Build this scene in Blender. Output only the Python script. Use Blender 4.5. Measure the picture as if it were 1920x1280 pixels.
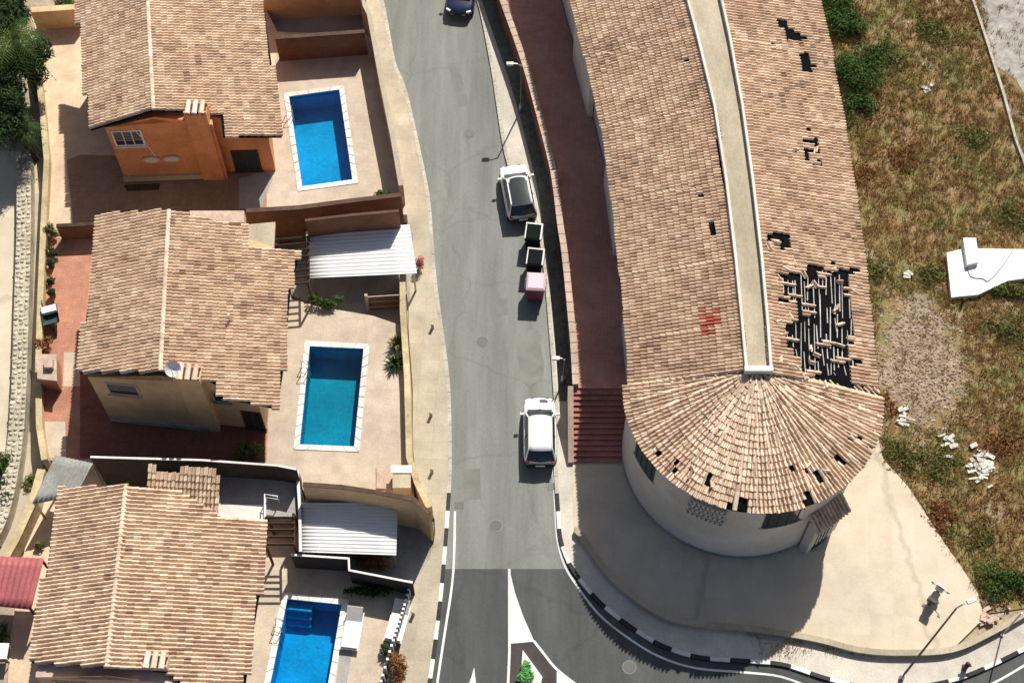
import bpy, math, random
import numpy as np
from mathutils import Vector, Matrix
random.seed(7); np.random.seed(7)
for o in list(bpy.data.objects): bpy.data.objects.remove(o)
scn = bpy.context.scene
C = scn.collection
# ---------------------------------------------------------------- camera, sky, sun, exposure
F = 2800.0; TH = math.radians(29); H = 73.1
cd = bpy.data.cameras.new('camera'); cam = bpy.data.objects.new('camera', cd); C.objects.link(cam)
cam.location = (0, 0, H); cam.rotation_euler = (TH, 0, 0)
cd.sensor_width = 36; cd.lens = 36 * F / 1920; cd.clip_end = 2000; cd.clip_start = 1
scn.camera = cam
SUN = Vector((0.33, 0.82, 1.0)).normalized()          # towards the sun
el = math.asin(SUN.z); az = math.atan2(SUN.x, SUN.y)
w = bpy.data.worlds.new('World'); scn.world = w; w.use_nodes = True
nt = w.node_tree; sky = nt.nodes.new('ShaderNodeTexSky'); sky.sky_type = 'NISHITA'; sky.sun_disc = False
sky.sun_elevation = el; sky.sun_rotation = az; sky.dust_density = 2.0; sky.ozone_density = .5; sky.air_density = .8; sky.altitude = 50
bg = nt.nodes['Background']; bg.inputs[1].default_value = 0.07
nt.links.new(sky.outputs[0], bg.inputs[0])
sl = bpy.data.lights.new('sun', 'SUN'); sl.energy = 4.9; sl.angle = math.radians(0.5); sl.color = (1, .955, .88)
so = bpy.data.objects.new('sun', sl); C.objects.link(so); so.location = (20, 40, 60)
so.rotation_euler = (-SUN).to_track_quat('-Z', 'Y').to_euler()
vs = scn.view_settings; vs.view_transform = 'Standard'; vs.look = 'None'; vs.gamma = 1; vs.exposure = 0.22; vs.use_curve_mapping = False
# ---------------------------------------------------------------- helpers
c_, s_ = math.cos(TH), math.sin(TH)
def ray(px, py):
    u = (px - 960) / F; v = -(py - 640) / F
    return Vector((u, v * c_ + s_, v * s_ - c_))
def P(px, py, z=0.0):
    d = ray(px, py); t = (z - H) / d.z
    return Vector((d.x * t, d.y * t, z))
def onplane(px, py, p0, n):
    d = ray(px, py); o = Vector((0, 0, H)); t = (p0 - o).dot(n) / d.dot(n)
    return o + d * t
def proj(p):
    z = p[2] - H; v = p[1] * c_ + z * s_; k = p[1] * s_ - z * c_
    return (960 + F * p[0] / k, 640 - F * v / k)
ORG = {}
def tag(o, label=None, cat=None, group=None, kind=None):
    if label: o['label'] = label
    if cat: o['category'] = cat
    if group: o['group'] = group
    if kind: o['kind'] = kind
    return o
def thing(name, label, cat, loc, group=None, rz=0):
    o = bpy.data.objects.new(name, None); C.objects.link(o); o.location = loc; o.rotation_euler = (0, 0, rz)
    o.empty_display_size = .2; ORG[o.name] = Vector(loc)
    return tag(o, label, cat, group)
def mesh(name, V, Fc, m, parent=None, smooth=False, local=False, me=None):
    """verts in world space; stored relative to the parent's base unless local"""
    org = ORG.get(parent.name, Vector((0, 0, 0))) if (parent is not None and not local) else None
    if me is None:
        me = bpy.data.meshes.new(name)
        if org is None:
            if parent is None and len(V):
                org = Vector((sum(v[0] for v in V) / len(V), sum(v[1] for v in V) / len(V), min(v[2] for v in V)))
            else: org = Vector((0, 0, 0))
        me.from_pydata([(v[0] - org.x, v[1] - org.y, v[2] - org.z) for v in V], [], Fc)
        me.materials.append(m)
        if smooth: me.polygons.foreach_set('use_smooth', [True] * len(me.polygons))
        me.update()
    o = bpy.data.objects.new(name, me); C.objects.link(o)
    if parent is not None:
        o.parent = parent; ORG[o.name] = ORG.get(parent.name, Vector((0, 0, 0)))
    elif org is not None: o.location = org; ORG[o.name] = org.copy()
    return o
def area(p): return sum(p[i][0] * p[(i + 1) % len(p)][1] - p[(i + 1) % len(p)][0] * p[i][1] for i in range(len(p))) / 2
def prism(pts, z0, z1):
    pts = list(pts); n = len(pts)
    tops = list(z1) if isinstance(z1, (list, tuple)) else [z1] * n
    bots = list(z0) if isinstance(z0, (list, tuple)) else [z0] * n
    if area(pts) < 0: pts.reverse(); tops.reverse(); bots.reverse()
    V = [(p[0], p[1], b) for p, b in zip(pts, bots)] + [(p[0], p[1], t) for p, t in zip(pts, tops)]
    Fc = [tuple(range(n - 1, -1, -1)), tuple(range(n, 2 * n))] + [(i, (i + 1) % n, n + (i + 1) % n, n + i) for i in range(n)]
    return V, Fc
def join(*ms):
    V = []; Fc = []
    for v, f in ms:
        k = len(V); V += list(v); Fc += [tuple(i + k for i in q) for q in f]
    return V, Fc
def bx(cx, cy, cz, sx, sy, sz, rz=0.0, rx=0.0, ry=0.0):
    R = Matrix.Rotation(rz, 3, 'Z') @ Matrix.Rotation(rx, 3, 'X') @ Matrix.Rotation(ry, 3, 'Y'); V = []
    for x, y, z in ((-1, -1, -1), (1, -1, -1), (1, 1, -1), (-1, 1, -1), (-1, -1, 1), (1, -1, 1), (1, 1, 1), (-1, 1, 1)):
        q = R @ Vector((x * sx / 2, y * sy / 2, z * sz / 2)); V.append((q.x + cx, q.y + cy, q.z + cz))
    return V, [(3, 2, 1, 0), (4, 5, 6, 7), (0, 1, 5, 4), (1, 2, 6, 5), (2, 3, 7, 6), (3, 0, 4, 7)]
def tube(pts, r, n=8, r1=None, caps=True):
    pts = [Vector(p) for p in pts]; V = []; Fc = []; m = len(pts)
    for i, p in enumerate(pts):
        d = (pts[min(i + 1, m - 1)] - pts[max(i - 1, 0)]).normalized()
        a = d.cross(Vector((0, 0, 1)));
        if a.length < 1e-3: a = Vector((1, 0, 0))
        a.normalize(); b = d.cross(a); rr = r if r1 is None else r + (r1 - r) * i / (m - 1)
        for k in range(n):
            t = 2 * math.pi * k / n; V.append(tuple(p + (a * math.cos(t) + b * math.sin(t)) * rr))
    for i in range(m - 1):
        for k in range(n): Fc.append((i * n + k, i * n + (k + 1) % n, (i + 1) * n + (k + 1) % n, (i + 1) * n + k))
    if caps: Fc += [tuple(range(n - 1, -1, -1)), tuple(range((m - 1) * n, m * n))]
    return V, Fc
def offset(pts, d, closed=False):
    """left offset of a polyline by d with mitres"""
    out = []; n = len(pts); pts = [Vector((p[0], p[1])) for p in pts]
    for i in range(n):
        a = pts[i - 1] if (i > 0 or closed) else None; b = pts[(i + 1) % n] if (i < n - 1 or closed) else None
        d1 = (pts[i] - a).normalized() if a is not None else None; d2 = (b - pts[i]).normalized() if b is not None else None
        if d1 is None: d1 = d2
        if d2 is None: d2 = d1
        n1 = Vector((-d1.y, d1.x)); n2 = Vector((-d2.y, d2.x)); m = (n1 + n2)
        if m.length < 1e-4: m = n1
        m.normalize(); out.append(pts[i] + m * d / max(.4, m.dot(n1)))
    return out
def strip(pts, wd, z0, z1, off=0.0):
    """prism following a polyline (open): list of convex pieces sharing one shell"""
    L = offset(pts, wd / 2 + off); R = offset(pts, -wd / 2 + off); n = len(L); V = []; Fc = []
    zz0 = z0 if isinstance(z0, (list, tuple)) else [z0] * n; zz1 = z1 if isinstance(z1, (list, tuple)) else [z1] * n
    for i in range(n):
        V += [(R[i].x, R[i].y, zz0[i]), (L[i].x, L[i].y, zz0[i]), (L[i].x, L[i].y, zz1[i]), (R[i].x, R[i].y, zz1[i])]
    for i in range(n - 1):
        a = i * 4; b = a + 4
        Fc += [(a + 3, b + 3, b + 2, a + 2), (a + 1, a + 2, b + 2, b + 1), (a, b, b + 3, a + 3), (a, a + 1, b + 1, b)]
    Fc += [(0, 3, 2, 1), ((n - 1) * 4, (n - 1) * 4 + 1, (n - 1) * 4 + 2, (n - 1) * 4 + 3)]
    return V, Fc
def smoothline(pts, k=6):
    out = []; n = len(pts)
    for i in range(n - 1):
        p0, p1, p2, p3 = pts[max(i - 1, 0)], pts[i], pts[i + 1], pts[min(i + 2, n - 1)]
        for j in range(k):
            t = j / k
            out.append(tuple(.5 * (2 * p1[a] + (p2[a] - p0[a]) * t + (2 * p0[a] - 5 * p1[a] + 4 * p2[a] - p3[a]) * t * t + (3 * p1[a] - p0[a] - 3 * p2[a] + p3[a]) * t ** 3) for a in range(len(p1))))
    out.append(tuple(pts[-1])); return out
def inside(x, y, poly):
    r = False; n = len(poly); j = n - 1
    for i in range(n):
        xi, yi = poly[i][0], poly[i][1]; xj, yj = poly[j][0], poly[j][1]
        if (yi > y) != (yj > y) and x < (xj - xi) * (y - yi) / (yj - yi) + xi: r = not r
        j = i
    return r
def PX(pts, z=0.0): return [P(a, b, z) for a, b in pts]
# ---------------------------------------------------------------- materials
def mat(name, c, rough=.85, var=.22, scale=1.6, fine=18., c2=None, metal=0., bump=.25, spec=.25, stain=.25, streak=None):
    m = bpy.data.materials.new(name); m.use_nodes = True; N = m.node_tree.nodes; L = m.node_tree.links
    b = N['Principled BSDF']; b.inputs['Roughness'].default_value = rough; b.inputs['Metallic'].default_value = metal
    b.inputs['Specular IOR Level'].default_value = spec
    g = N.new('ShaderNodeNewGeometry'); vec = g.outputs['Position']
    if streak:
        mp = N.new('ShaderNodeMapping'); mp.inputs['Scale'].default_value = streak; L.new(vec, mp.inputs[0]); vec = mp.outputs[0]
    n1 = N.new('ShaderNodeTexNoise'); n1.inputs['Scale'].default_value = scale; n1.inputs['Detail'].default_value = 7; n1.inputs['Roughness'].default_value = .68; L.new(vec, n1.inputs['Vector'])
    n2 = N.new('ShaderNodeTexNoise'); n2.inputs['Scale'].default_value = fine; n2.inputs['Detail'].default_value = 4; L.new(vec, n2.inputs['Vector'])
    n3 = N.new('ShaderNodeTexNoise'); n3.inputs['Scale'].default_value = scale * .22; n3.inputs['Detail'].default_value = 5; L.new(vec, n3.inputs['Vector'])
    hi = tuple(min(1, v * (1 + var)) for v in c); lo = tuple(v * (1 - var) for v in (c2 or c))
    r1 = N.new('ShaderNodeValToRGB'); r1.color_ramp.elements[0].position = .32; r1.color_ramp.elements[1].position = .68
    r1.color_ramp.elements[0].color = (*lo, 1); r1.color_ramp.elements[1].color = (*hi, 1); L.new(n1.outputs[0], r1.inputs[0])
    mr = N.new('ShaderNodeMapRange'); mr.inputs[1].default_value = .3; mr.inputs[2].default_value = .7; mr.inputs[3].default_value = 1 - var; mr.inputs[4].default_value = 1 + var; L.new(n2.outputs[0], mr.inputs[0])
    ms = N.new('ShaderNodeMapRange'); ms.inputs[1].default_value = .35; ms.inputs[2].default_value = .6; ms.inputs[3].default_value = 1 - stain; ms.inputs[4].default_value = 1.0; L.new(n3.outputs[0], ms.inputs[0])
    mu = N.new('ShaderNodeMath'); mu.operation = 'MULTIPLY'; L.new(mr.outputs[0], mu.inputs[0]); L.new(ms.outputs[0], mu.inputs[1])
    mx = N.new('ShaderNodeMix'); mx.data_type = 'RGBA'; mx.blend_type = 'MULTIPLY'; mx.inputs[0].default_value = 1
    L.new(r1.outputs[0], mx.inputs[6]); L.new(mu.outputs[0], mx.inputs[7]); L.new(mx.outputs[2], b.inputs['Base Color'])
    if bump:
        bp = N.new('ShaderNodeBump'); bp.inputs['Strength'].default_value = bump; bp.inputs['Distance'].default_value = .03; L.new(n2.outputs[0], bp.inputs['Height']); L.new(bp.outputs[0], b.inputs['Normal'])
    return m
def grout(m, sx, sy, ang=0.0, dark=.72, w=.02):
    """thin joints of a tiled floor"""
    N = m.node_tree.nodes; L = m.node_tree.links; b = N['Principled BSDF']; src = b.inputs['Base Color'].links[0].from_socket
    g = N.new('ShaderNodeNewGeometry'); mp = N.new('ShaderNodeMapping'); mp.inputs['Rotation'].default_value = (0, 0, ang); L.new(g.outputs['Position'], mp.inputs[0])
    br = N.new('ShaderNodeTexBrick'); br.inputs['Scale'].default_value = 1; br.inputs['Brick Width'].default_value = sx; br.inputs['Row Height'].default_value = sy
    br.inputs['Mortar Size'].default_value = w; br.inputs['Color1'].default_value = (1, 1, 1, 1); br.inputs['Color2'].default_value = (.9, .9, .9, 1); br.inputs['Mortar'].default_value = (dark, dark, dark, 1); br.offset = 0
    L.new(mp.outputs[0], br.inputs[0]); mx = N.new('ShaderNodeMix'); mx.data_type = 'RGBA'; mx.blend_type = 'MULTIPLY'; mx.inputs[0].default_value = 1
    L.new(src, mx.inputs[6]); L.new(br.outputs[0], mx.inputs[7]); L.new(mx.outputs[2], b.inputs['Base Color']); return m
def rampmat(name, cols, rough=.85, use_rand=True, noise_scale=.35, noise_w=.5, spec=.25, transl=0., fine=9., obj=True):
    """colour from a ramp: random per piece + large noise patches"""
    m = bpy.data.materials.new(name); m.use_nodes = True; N = m.node_tree.nodes; L = m.node_tree.links; b = N['Principled BSDF']
    b.inputs['Roughness'].default_value = rough; b.inputs['Specular IOR Level'].default_value = spec
    g = N.new('ShaderNodeNewGeometry'); oi = N.new('ShaderNodeObjectInfo')
    ad = N.new('ShaderNodeMath'); ad.operation = 'ADD'; L.new(g.outputs['Random Per Island'], ad.inputs[0])
    if obj: L.new(oi.outputs['Random'], ad.inputs[1])
    else: ad.inputs[1].default_value = 0
    fr = N.new('ShaderNodeMath'); fr.operation = 'FRACT'; L.new(ad.outputs[0], fr.inputs[0])
    n = N.new('ShaderNodeTexNoise'); n.inputs['Scale'].default_value = noise_scale; n.inputs['Detail'].default_value = 5; n.inputs['Roughness'].default_value = .6; L.new(g.outputs['Position'], n.inputs['Vector'])
    nm = N.new('ShaderNodeMapRange'); nm.inputs[1].default_value = .3; nm.inputs[2].default_value = .7; L.new(n.outputs[0], nm.inputs[0])
    mx = N.new('ShaderNodeMix'); mx.data_type = 'FLOAT'; mx.inputs[0].default_value = noise_w; L.new(fr.outputs[0], mx.inputs[2]); L.new(nm.outputs[0], mx.inputs[3])
    r = N.new('ShaderNodeValToRGB'); e = r.color_ramp.elements
    while len(e) < len(cols): e.new(.5)
    for i, c in enumerate(cols): e[i].position = i / (len(cols) - 1); e[i].color = (*c, 1)
    L.new(mx.outputs[0], r.inputs[0])
    f = N.new('ShaderNodeTexNoise'); f.inputs['Scale'].default_value = fine; f.inputs['Detail'].default_value = 4; L.new(g.outputs['Position'], f.inputs['Vector'])
    fm = N.new('ShaderNodeMapRange'); fm.inputs[1].default_value = .3; fm.inputs[2].default_value = .7; fm.inputs[3].default_value = .8; fm.inputs[4].default_value = 1.15; L.new(f.outputs[0], fm.inputs[0])
    m2 = N.new('ShaderNodeMix'); m2.data_type = 'RGBA'; m2.blend_type = 'MULTIPLY'; m2.inputs[0].default_value = 1; L.new(r.outputs[0], m2.inputs[6]); L.new(fm.outputs[0], m2.inputs[7])
    L.new(m2.outputs[2], b.inputs['Base Color'])
    if transl:
        t = N.new('ShaderNodeBsdfTranslucent'); L.new(m2.outputs[2], t.inputs[0]); a = N.new('ShaderNodeMixShader'); a.inputs[0].default_value = transl
        L.new(b.outputs[0], a.inputs[1]); L.new(t.outputs[0], a.inputs[2]); L.new(a.outputs[0], N['Material Output'].inputs[0])
    return m
def plain(name, c, rough=.5, metal=0., coat=0., spec=.5):
    m = bpy.data.materials.new(name); m.use_nodes = True; b = m.node_tree.nodes['Principled BSDF']
    N = m.node_tree.nodes; L = m.node_tree.links; g = N.new('ShaderNodeNewGeometry'); n = N.new('ShaderNodeTexNoise'); n.inputs['Scale'].default_value = 3; n.inputs['Detail'].default_value = 5
    L.new(g.outputs['Position'], n.inputs['Vector']); r = N.new('ShaderNodeValToRGB'); r.color_ramp.elements[0].color = (*[v * .85 for v in c], 1); r.color_ramp.elements[1].color = (*[min(1, v * 1.08) for v in c], 1)
    L.new(n.outputs[0], r.inputs[0]); L.new(r.outputs[0], b.inputs['Base Color'])
    b.inputs['Roughness'].default_value = rough; b.inputs['Metallic'].default_value = metal; b.inputs['Coat Weight'].default_value = coat; b.inputs['Specular IOR Level'].default_value = spec
    return m
M = {}
M['dirt'] = mat('dirt', (.42, .34, .24), c2=(.33, .26, .18), scale=.8, fine=12)
M['asphalt'] = mat('old_asphalt', (.262, .268, .242), c2=(.212, .221, .202), scale=.4, fine=26, var=.15, stain=.25, streak=(1.8, .2, 1))
M['asphalt_new'] = mat('new_asphalt', (.105, .11, .105), c2=(.085, .09, .088), scale=.5, fine=26, var=.14, stain=.3, streak=(1.5, .25, 1))
M['patch'] = mat('asphalt_patch', (.235, .237, .208), scale=1.2, fine=25, var=.12)
M['brown_asphalt'] = mat('brown_asphalt', (.07, .06, .055), scale=1, fine=20, var=.2)
def cracks(m, sc, dark):
    N = m.node_tree.nodes; L = m.node_tree.links; b = N['Principled BSDF']; src = b.inputs['Base Color'].links[0].from_socket
    g = N.new('ShaderNodeNewGeometry'); nz = N.new('ShaderNodeTexNoise'); nz.inputs['Scale'].default_value = .9; L.new(g.outputs['Position'], nz.inputs['Vector'])
    va = N.new('ShaderNodeMixRGB'); va.inputs[0].default_value = .5; L.new(g.outputs['Position'], va.inputs[1]); L.new(nz.outputs['Color'], va.inputs[2])
    v = N.new('ShaderNodeTexVoronoi'); v.feature = 'DISTANCE_TO_EDGE'; v.inputs['Scale'].default_value = sc; L.new(va.outputs[0], v.inputs['Vector'])
    r = N.new('ShaderNodeMapRange'); r.inputs[1].default_value = .004; r.inputs[2].default_value = .018; r.inputs[3].default_value = dark; r.inputs[4].default_value = 1; L.new(v.outputs[0], r.inputs[0])
    mx = N.new('ShaderNodeMix'); mx.data_type = 'RGBA'; mx.blend_type = 'MULTIPLY'; mx.inputs[0].default_value = 1; L.new(src, mx.inputs[6]); L.new(r.outputs[0], mx.inputs[7]); L.new(mx.outputs[2], b.inputs['Base Color'])
cracks(M['asphalt'], .35, .9); cracks(M['asphalt_new'], .3, .88)
M['walk'] = grout(mat('pavement_concrete', (.54, .465, .35), c2=(.48, .415, .31), scale=.7, fine=14, var=.1, stain=.2), 1.0, 1.0, .05, .86, .02)
M['walk_r'] = mat('kerbside_concrete', (.60, .55, .46), scale=.9, fine=14, var=.12, stain=.25)
M['plaza'] = grout(mat('plaza_concrete', (.68, .575, .435), c2=(.64, .54, .405), scale=.7, fine=16, var=.06, stain=.12), 1.2, 1.2, .1, .92, .014)
cracks(M['plaza'], .16, .8)
M['deck'] = grout(mat('deck_tile', (.60, .50, .385), c2=(.56, .46, .35), scale=1.2, fine=12, var=.09, stain=.16), .5, .5, 0, .94, .015)
M['cream_tile'] = grout(mat('cream_tile', (.74, .56, .39), c2=(.68, .51, .35), scale=1, fine=12, var=.08, stain=.15), .45, .45, .02, .95, .015)
M['pink_tile'] = grout(mat('terracotta_floor', (.56, .27, .175), c2=(.48, .22, .145), scale=1, fine=10, var=.12), .4, .4, .03, .88, .02)
M['shade_tile'] = grout(mat('shaded_red_floor', (.30, .115, .075), c2=(.25, .095, .065), scale=1.2, fine=10, var=.15), .4, .4, .03, .8, .02)
M['terrace'] = grout(mat('terrace_floor', (.56, .285, .215), c2=(.50, .25, .185), scale=.9, fine=10, var=.12), .45, .45, .12, .86, .02)
M['step'] = mat('stair_tile', (.44, .18, .14), scale=2, fine=12, var=.15)
M['coping_pink'] = mat('pink_coping', (.56, .42, .33), scale=2, fine=10, var=.15)
M['white_wall'] = mat('white_render', (.70, .67, .60), scale=.9, fine=10, var=.08, stain=.22)
M['white_coping'] = mat('white_coping', (.82, .80, .74), scale=2, fine=10, var=.08)
M['orange_wall'] = mat('orange_render', (.70, .315, .145), c2=(.64, .28, .125), scale=.9, fine=9, var=.12, stain=.25)
M['tan_wall'] = mat('ochre_render', (.74, .53, .31), c2=(.68, .475, .27), scale=.9, fine=9, var=.1, stain=.25)
M['pink_wall'] = mat('pinkish_render', (.62, .46, .36), scale=.9, fine=9, var=.1, stain=.25)
M['garden_wall'] = mat('garden_wall_render', (.62, .50, .30), c2=(.52, .42, .24), scale=1.2, fine=9, var=.15, stain=.3)
M['red_wall'] = mat('red_brown_render', (.23, .11, .068), scale=1.2, fine=9, var=.18, stain=.3)
M['concrete'] = mat('concrete', (.50, .43, .31), c2=(.45, .39, .28), scale=1, fine=10, var=.1, stain=.25, streak=(1, .5, 1))
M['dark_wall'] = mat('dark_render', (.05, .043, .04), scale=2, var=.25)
M['brown_tile'] = grout(mat('brown_floor', (.40, .25, .15), scale=1.2, fine=10, var=.14), .4, .4, .03, .85, .02)
M['dark_cop'] = mat('dark_brown_coping', (.11, .065, .045), scale=3, var=.25)
M['grey_conc'] = mat('grey_concrete', (.38, .36, .33), scale=1.4, fine=12, var=.14, stain=.3)
M['shade_felt'] = mat('shade_black_felt', (.009, .009, .010), rough=1, scale=3, bump=.3, spec=0)  # roof underlay blackened to paint the shaded cavity under the tiles
M['batten'] = mat('batten', (.72, .70, .66), scale=4)
M['tile'] = rampmat('clay_tile', [(.34, .235, .16), (.57, .42, .30), (.67, .505, .365), (.72, .55, .40), (.78, .615, .46), (.85, .70, .54), (.94, .82, .67)], noise_w=.3, noise_scale=.5, rough=.9)
M['tile_b'] = rampmat('clay_tile_orange', [(.31, .21, .145), (.53, .385, .27), (.64, .475, .34), (.69, .52, .375), (.75, .58, .43), (.83, .68, .52), (.94, .81, .65)], noise_w=.3, noise_scale=.45, rough=.9)
M['tile_red'] = mat('painted_red_tile', (.62, .22, .15), scale=3)
M['paint'] = mat('white_road_paint', (.78, .78, .74), scale=2.5, fine=20, var=.07, bump=.05)
M['paint_black'] = mat('black_kerb_paint', (.045, .045, .045), scale=2, fine=15, var=.3)
M['kerb'] = mat('kerb_stone', (.52, .48, .40), scale=2, fine=12, var=.15)
M['white_metal'] = mat('white_sheet', (.80, .80, .78), rough=.45, scale=.8, fine=8, var=.04, bump=.02, spec=.4, stain=.08)
M['grey_metal'] = mat('grey_fibre_cement', (.36, .36, .33), rough=.8, scale=1, fine=8, var=.15)
M['red_metal'] = mat('red_sheet', (.40, .115, .12), rough=.55, scale=1, fine=8, var=.12, stain=.2)
M['wood'] = mat('dark_wood', (.075, .045, .03), scale=4, fine=20, var=.3)
M['white'] = plain('white_plastic', (.84, .84, .82), .5)
M['black'] = plain('black_plastic', (.02, .02, .02), .55)
M['steel'] = plain('galvanised_steel', (.45, .45, .44), .45, .7)
M['dark_pole'] = plain('weathered_pole', (.16, .13, .10), .6, .3)
M['glass'] = plain('dark_glass', (.03, .04, .045), .08, 0, 0, .6)
M['shutter'] = mat('dark_opening', (.05, .045, .04), scale=4)
M['stone'] = rampmat('rubble_stone', [(.36, .32, .24), (.5, .45, .35), (.62, .56, .45), (.72, .66, .54)], noise_w=.2, noise_scale=3)
M['mortar'] = mat('mortar', (.52, .46, .34), scale=2)
M['grass'] = rampmat('dry_grass', [(.09, .125, .022), (.18, .185, .045), (.29, .25, .08), (.36, .28, .11), (.32, .18, .065), (.29, .125, .045), (.40, .30, .14), (.46, .38, .21)], noise_w=.6, noise_scale=.19, transl=.25, obj=False, fine=3)
M['soil'] = rampmat('field_soil', [(.10, .125, .03), (.17, .165, .055), (.24, .2, .085), (.26, .155, .065), (.30, .23, .13), (.38, .32, .22)], noise_w=1., noise_scale=.45, obj=False, fine=5)
M['gravel'] = mat('grey_gravel', (.42, .39, .35), c2=(.33, .31, .28), scale=2, fine=30, var=.25)
M['pebble'] = rampmat('pebbles', [(.18, .13, .085), (.30, .22, .15), (.42, .33, .24), (.55, .46, .36)], noise_w=.15, obj=False)
M['scooter'] = plain('silver_grey_paint', (.35, .34, .34), .35, .3)
M['pool_tile'] = grout(mat('pool_mosaic', (.05, .41, .68), scale=1.5, fine=8, var=.08, bump=.05), .15, .15, 0, .93, .012)
M['leaf'] = rampmat('green_leaf', [(.022, .05, .010), (.045, .095, .018), (.08, .14, .03), (.13, .19, .05)], noise_w=.4, noise_scale=1.2, transl=.3, fine=5)
M['leaf_bright'] = rampmat('bright_leaf', [(.06, .24, .05), (.12, .38, .10), (.25, .55, .2)], noise_w=.3, noise_scale=2, transl=.3)
M['leaf_dark'] = rampmat('dark_leaf', [(.010, .026, .008), (.022, .05, .015), (.045, .085, .025), (.10, .14, .055)], noise_w=.45, noise_scale=.9, transl=.25, fine=5)
M['leaf_olive'] = rampmat('olive_leaf', [(.06, .08, .016), (.12, .14, .03), (.19, .19, .055), (.26, .21, .085)], noise_w=.4, noise_scale=1.2, transl=.3, fine=5)
M['leaf_rust'] = rampmat('rust_leaf', [(.16, .06, .02), (.27, .115, .04), (.36, .19, .08)], noise_w=.4, noise_scale=1.2, transl=.3, fine=5)
M['bark'] = mat('bark', (.11, .08, .055), scale=6)
def pool_water(name, c):
    m = bpy.data.materials.new(name); m.use_nodes = True; N = m.node_tree.nodes; L = m.node_tree.links; N.remove(N['Principled BSDF'])
    t = N.new('ShaderNodeBsdfTransparent'); t.inputs[0].default_value = (*c, 1); g = N.new('ShaderNodeBsdfGlossy'); g.inputs['Roughness'].default_value = .06
    fr = N.new('ShaderNodeFresnel'); fr.inputs[0].default_value = 1.33; mx = N.new('ShaderNodeMixShader')
    ge = N.new('ShaderNodeNewGeometry'); n = N.new('ShaderNodeTexNoise'); n.inputs['Scale'].default_value = 5; n.inputs['Detail'].default_value = 6; L.new(ge.outputs['Position'], n.inputs['Vector'])
    bp = N.new('ShaderNodeBump'); bp.inputs['Strength'].default_value = .45; bp.inputs['Distance'].default_value = .06; L.new(n.outputs[0], bp.inputs['Height']); L.new(bp.outputs[0], g.inputs['Normal']); L.new(bp.outputs[0], fr.inputs['Normal'])
    L.new(fr.outputs[0], mx.inputs[0]); L.new(t.outputs[0], mx.inputs[1]); L.new(g.outputs[0], mx.inputs[2]); L.new(mx.outputs[0], N['Material Output'].inputs[0]); return m
# ---------------------------------------------------------------- ground, road, pavements
def sheet(name, pts, z, m, parent=None, kind='structure', th=None):
    if th: V, Fc = prism(pts, z - th, z)
    else:
        if area(pts) < 0: pts = list(pts)[::-1]
        V, Fc = [(p[0], p[1], z) for p in pts], [tuple(range(len(pts)))]
    o = mesh(name, V, Fc, m, parent)
    if parent is None and kind: o['kind'] = kind
    return o
from mathutils.geometry import tessellate_polygon
def holed(outer, holes, z):
    rings = [[Vector((p[0], p[1], 0)) for p in outer]] + [[Vector((p[0], p[1], 0)) for p in h] for h in holes]
    V = [(p.x, p.y, z) for r in rings for p in r]; Fc = []
    for t in tessellate_polygon(rings):
        a, b, c = (V[i] for i in t); Fc.append(tuple(t) if (b[0] - a[0]) * (c[1] - a[1]) - (b[1] - a[1]) * (c[0] - a[0]) > 0 else tuple(t)[::-1])
    return V, Fc
D1, D2, D3 = 1.0, 1.0, .15
POOL = {1: PX([(541, 181), (637, 168), (662, 338), (566, 351)], D1), 2: PX([(580, 648), (683, 653), (665, 838), (561, 834)], D2), 3: PX([(538, 1121), (642, 1132), (612, 1306), (502, 1300)], D3)}
gm = mesh('ground', *holed([(-600, -300), (600, -300), (600, 900), (-600, 900)], [[tuple(p)[:2] for p in v] for v in POOL.values()], -.05), M['dirt']); gm['kind'] = 'structure'
LE = [(690, -90), (719, 0), (742, 118), (762, 168), (789, 285), (806, 370), (812, 440), (820, 536), (836, 653), (845, 740), (847, 880), (843, 960), (838, 1030), (831, 1110), (818, 1220), (806, 1300), (790, 1400)]
RE = [(872, -90), (893, 0), (902, 34), (921, 134), (931, 201), (946, 292), (970, 360), (1004, 420), (1018, 498), (1027, 595), (1033, 673), (1037, 732), (1040, 790), (1038, 869), (1043, 960), (1047, 1010), (1060, 1050), (1082, 1086), (1125, 1135), (1180, 1178), (1240, 1214), (1310, 1236), (1400, 1243), (1470, 1250), (1540, 1273), (1620, 1292), (1700, 1294), (1790, 1278), (1870, 1246), (1960, 1200)]
LEs = smoothline(LE, 4); REs = smoothline(RE, 4)
LEw = PX(LEs); REw = PX(REs)
far = [P(1960, 1420), P(790, 1420)]
road = sheet('road', LEw[::-1] + REw + far, 0.0, M['asphalt'])
tag(road)
# newer asphalt from the seam onward
yb = 1066
lo = [(a, b) for a, b in LEs if b > yb]; hi = [(a, b) for a, b in REs if b > yb]
sheet('newer_asphalt', PX([(835, yb)] + lo) + PX([(1960, 1420)] + hi[::-1] + [(1071, yb)]), .004, M['asphalt_new'], road)
sheet('asphalt_patch', PX([(973 + 24 * math.cos(t) + 3 * math.sin(3 * t) + 22, 672 + 52 * math.sin(t) + 3 * math.cos(2 * t)) for t in np.linspace(0, 6.2, 26)]), .004, M['patch'], road)
sheet('gore_surface', PX([(957, 1207), (1002, 1203), (1042, 1252), (1041, 1330), (953, 1330)]), .008, M['brown_asphalt'], road)
def line(name, px, wd, z=.012, m=None): return mesh(name, *strip([tuple(p)[:2] for p in PX(px)], wd, z - .002, z), m or M['paint'], road)
line('edge_line', smoothline([(853, 958), (852, 1020), (850, 1070), (845, 1115), (838, 1160), (828, 1225), (817, 1300)], 4), .12)
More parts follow.
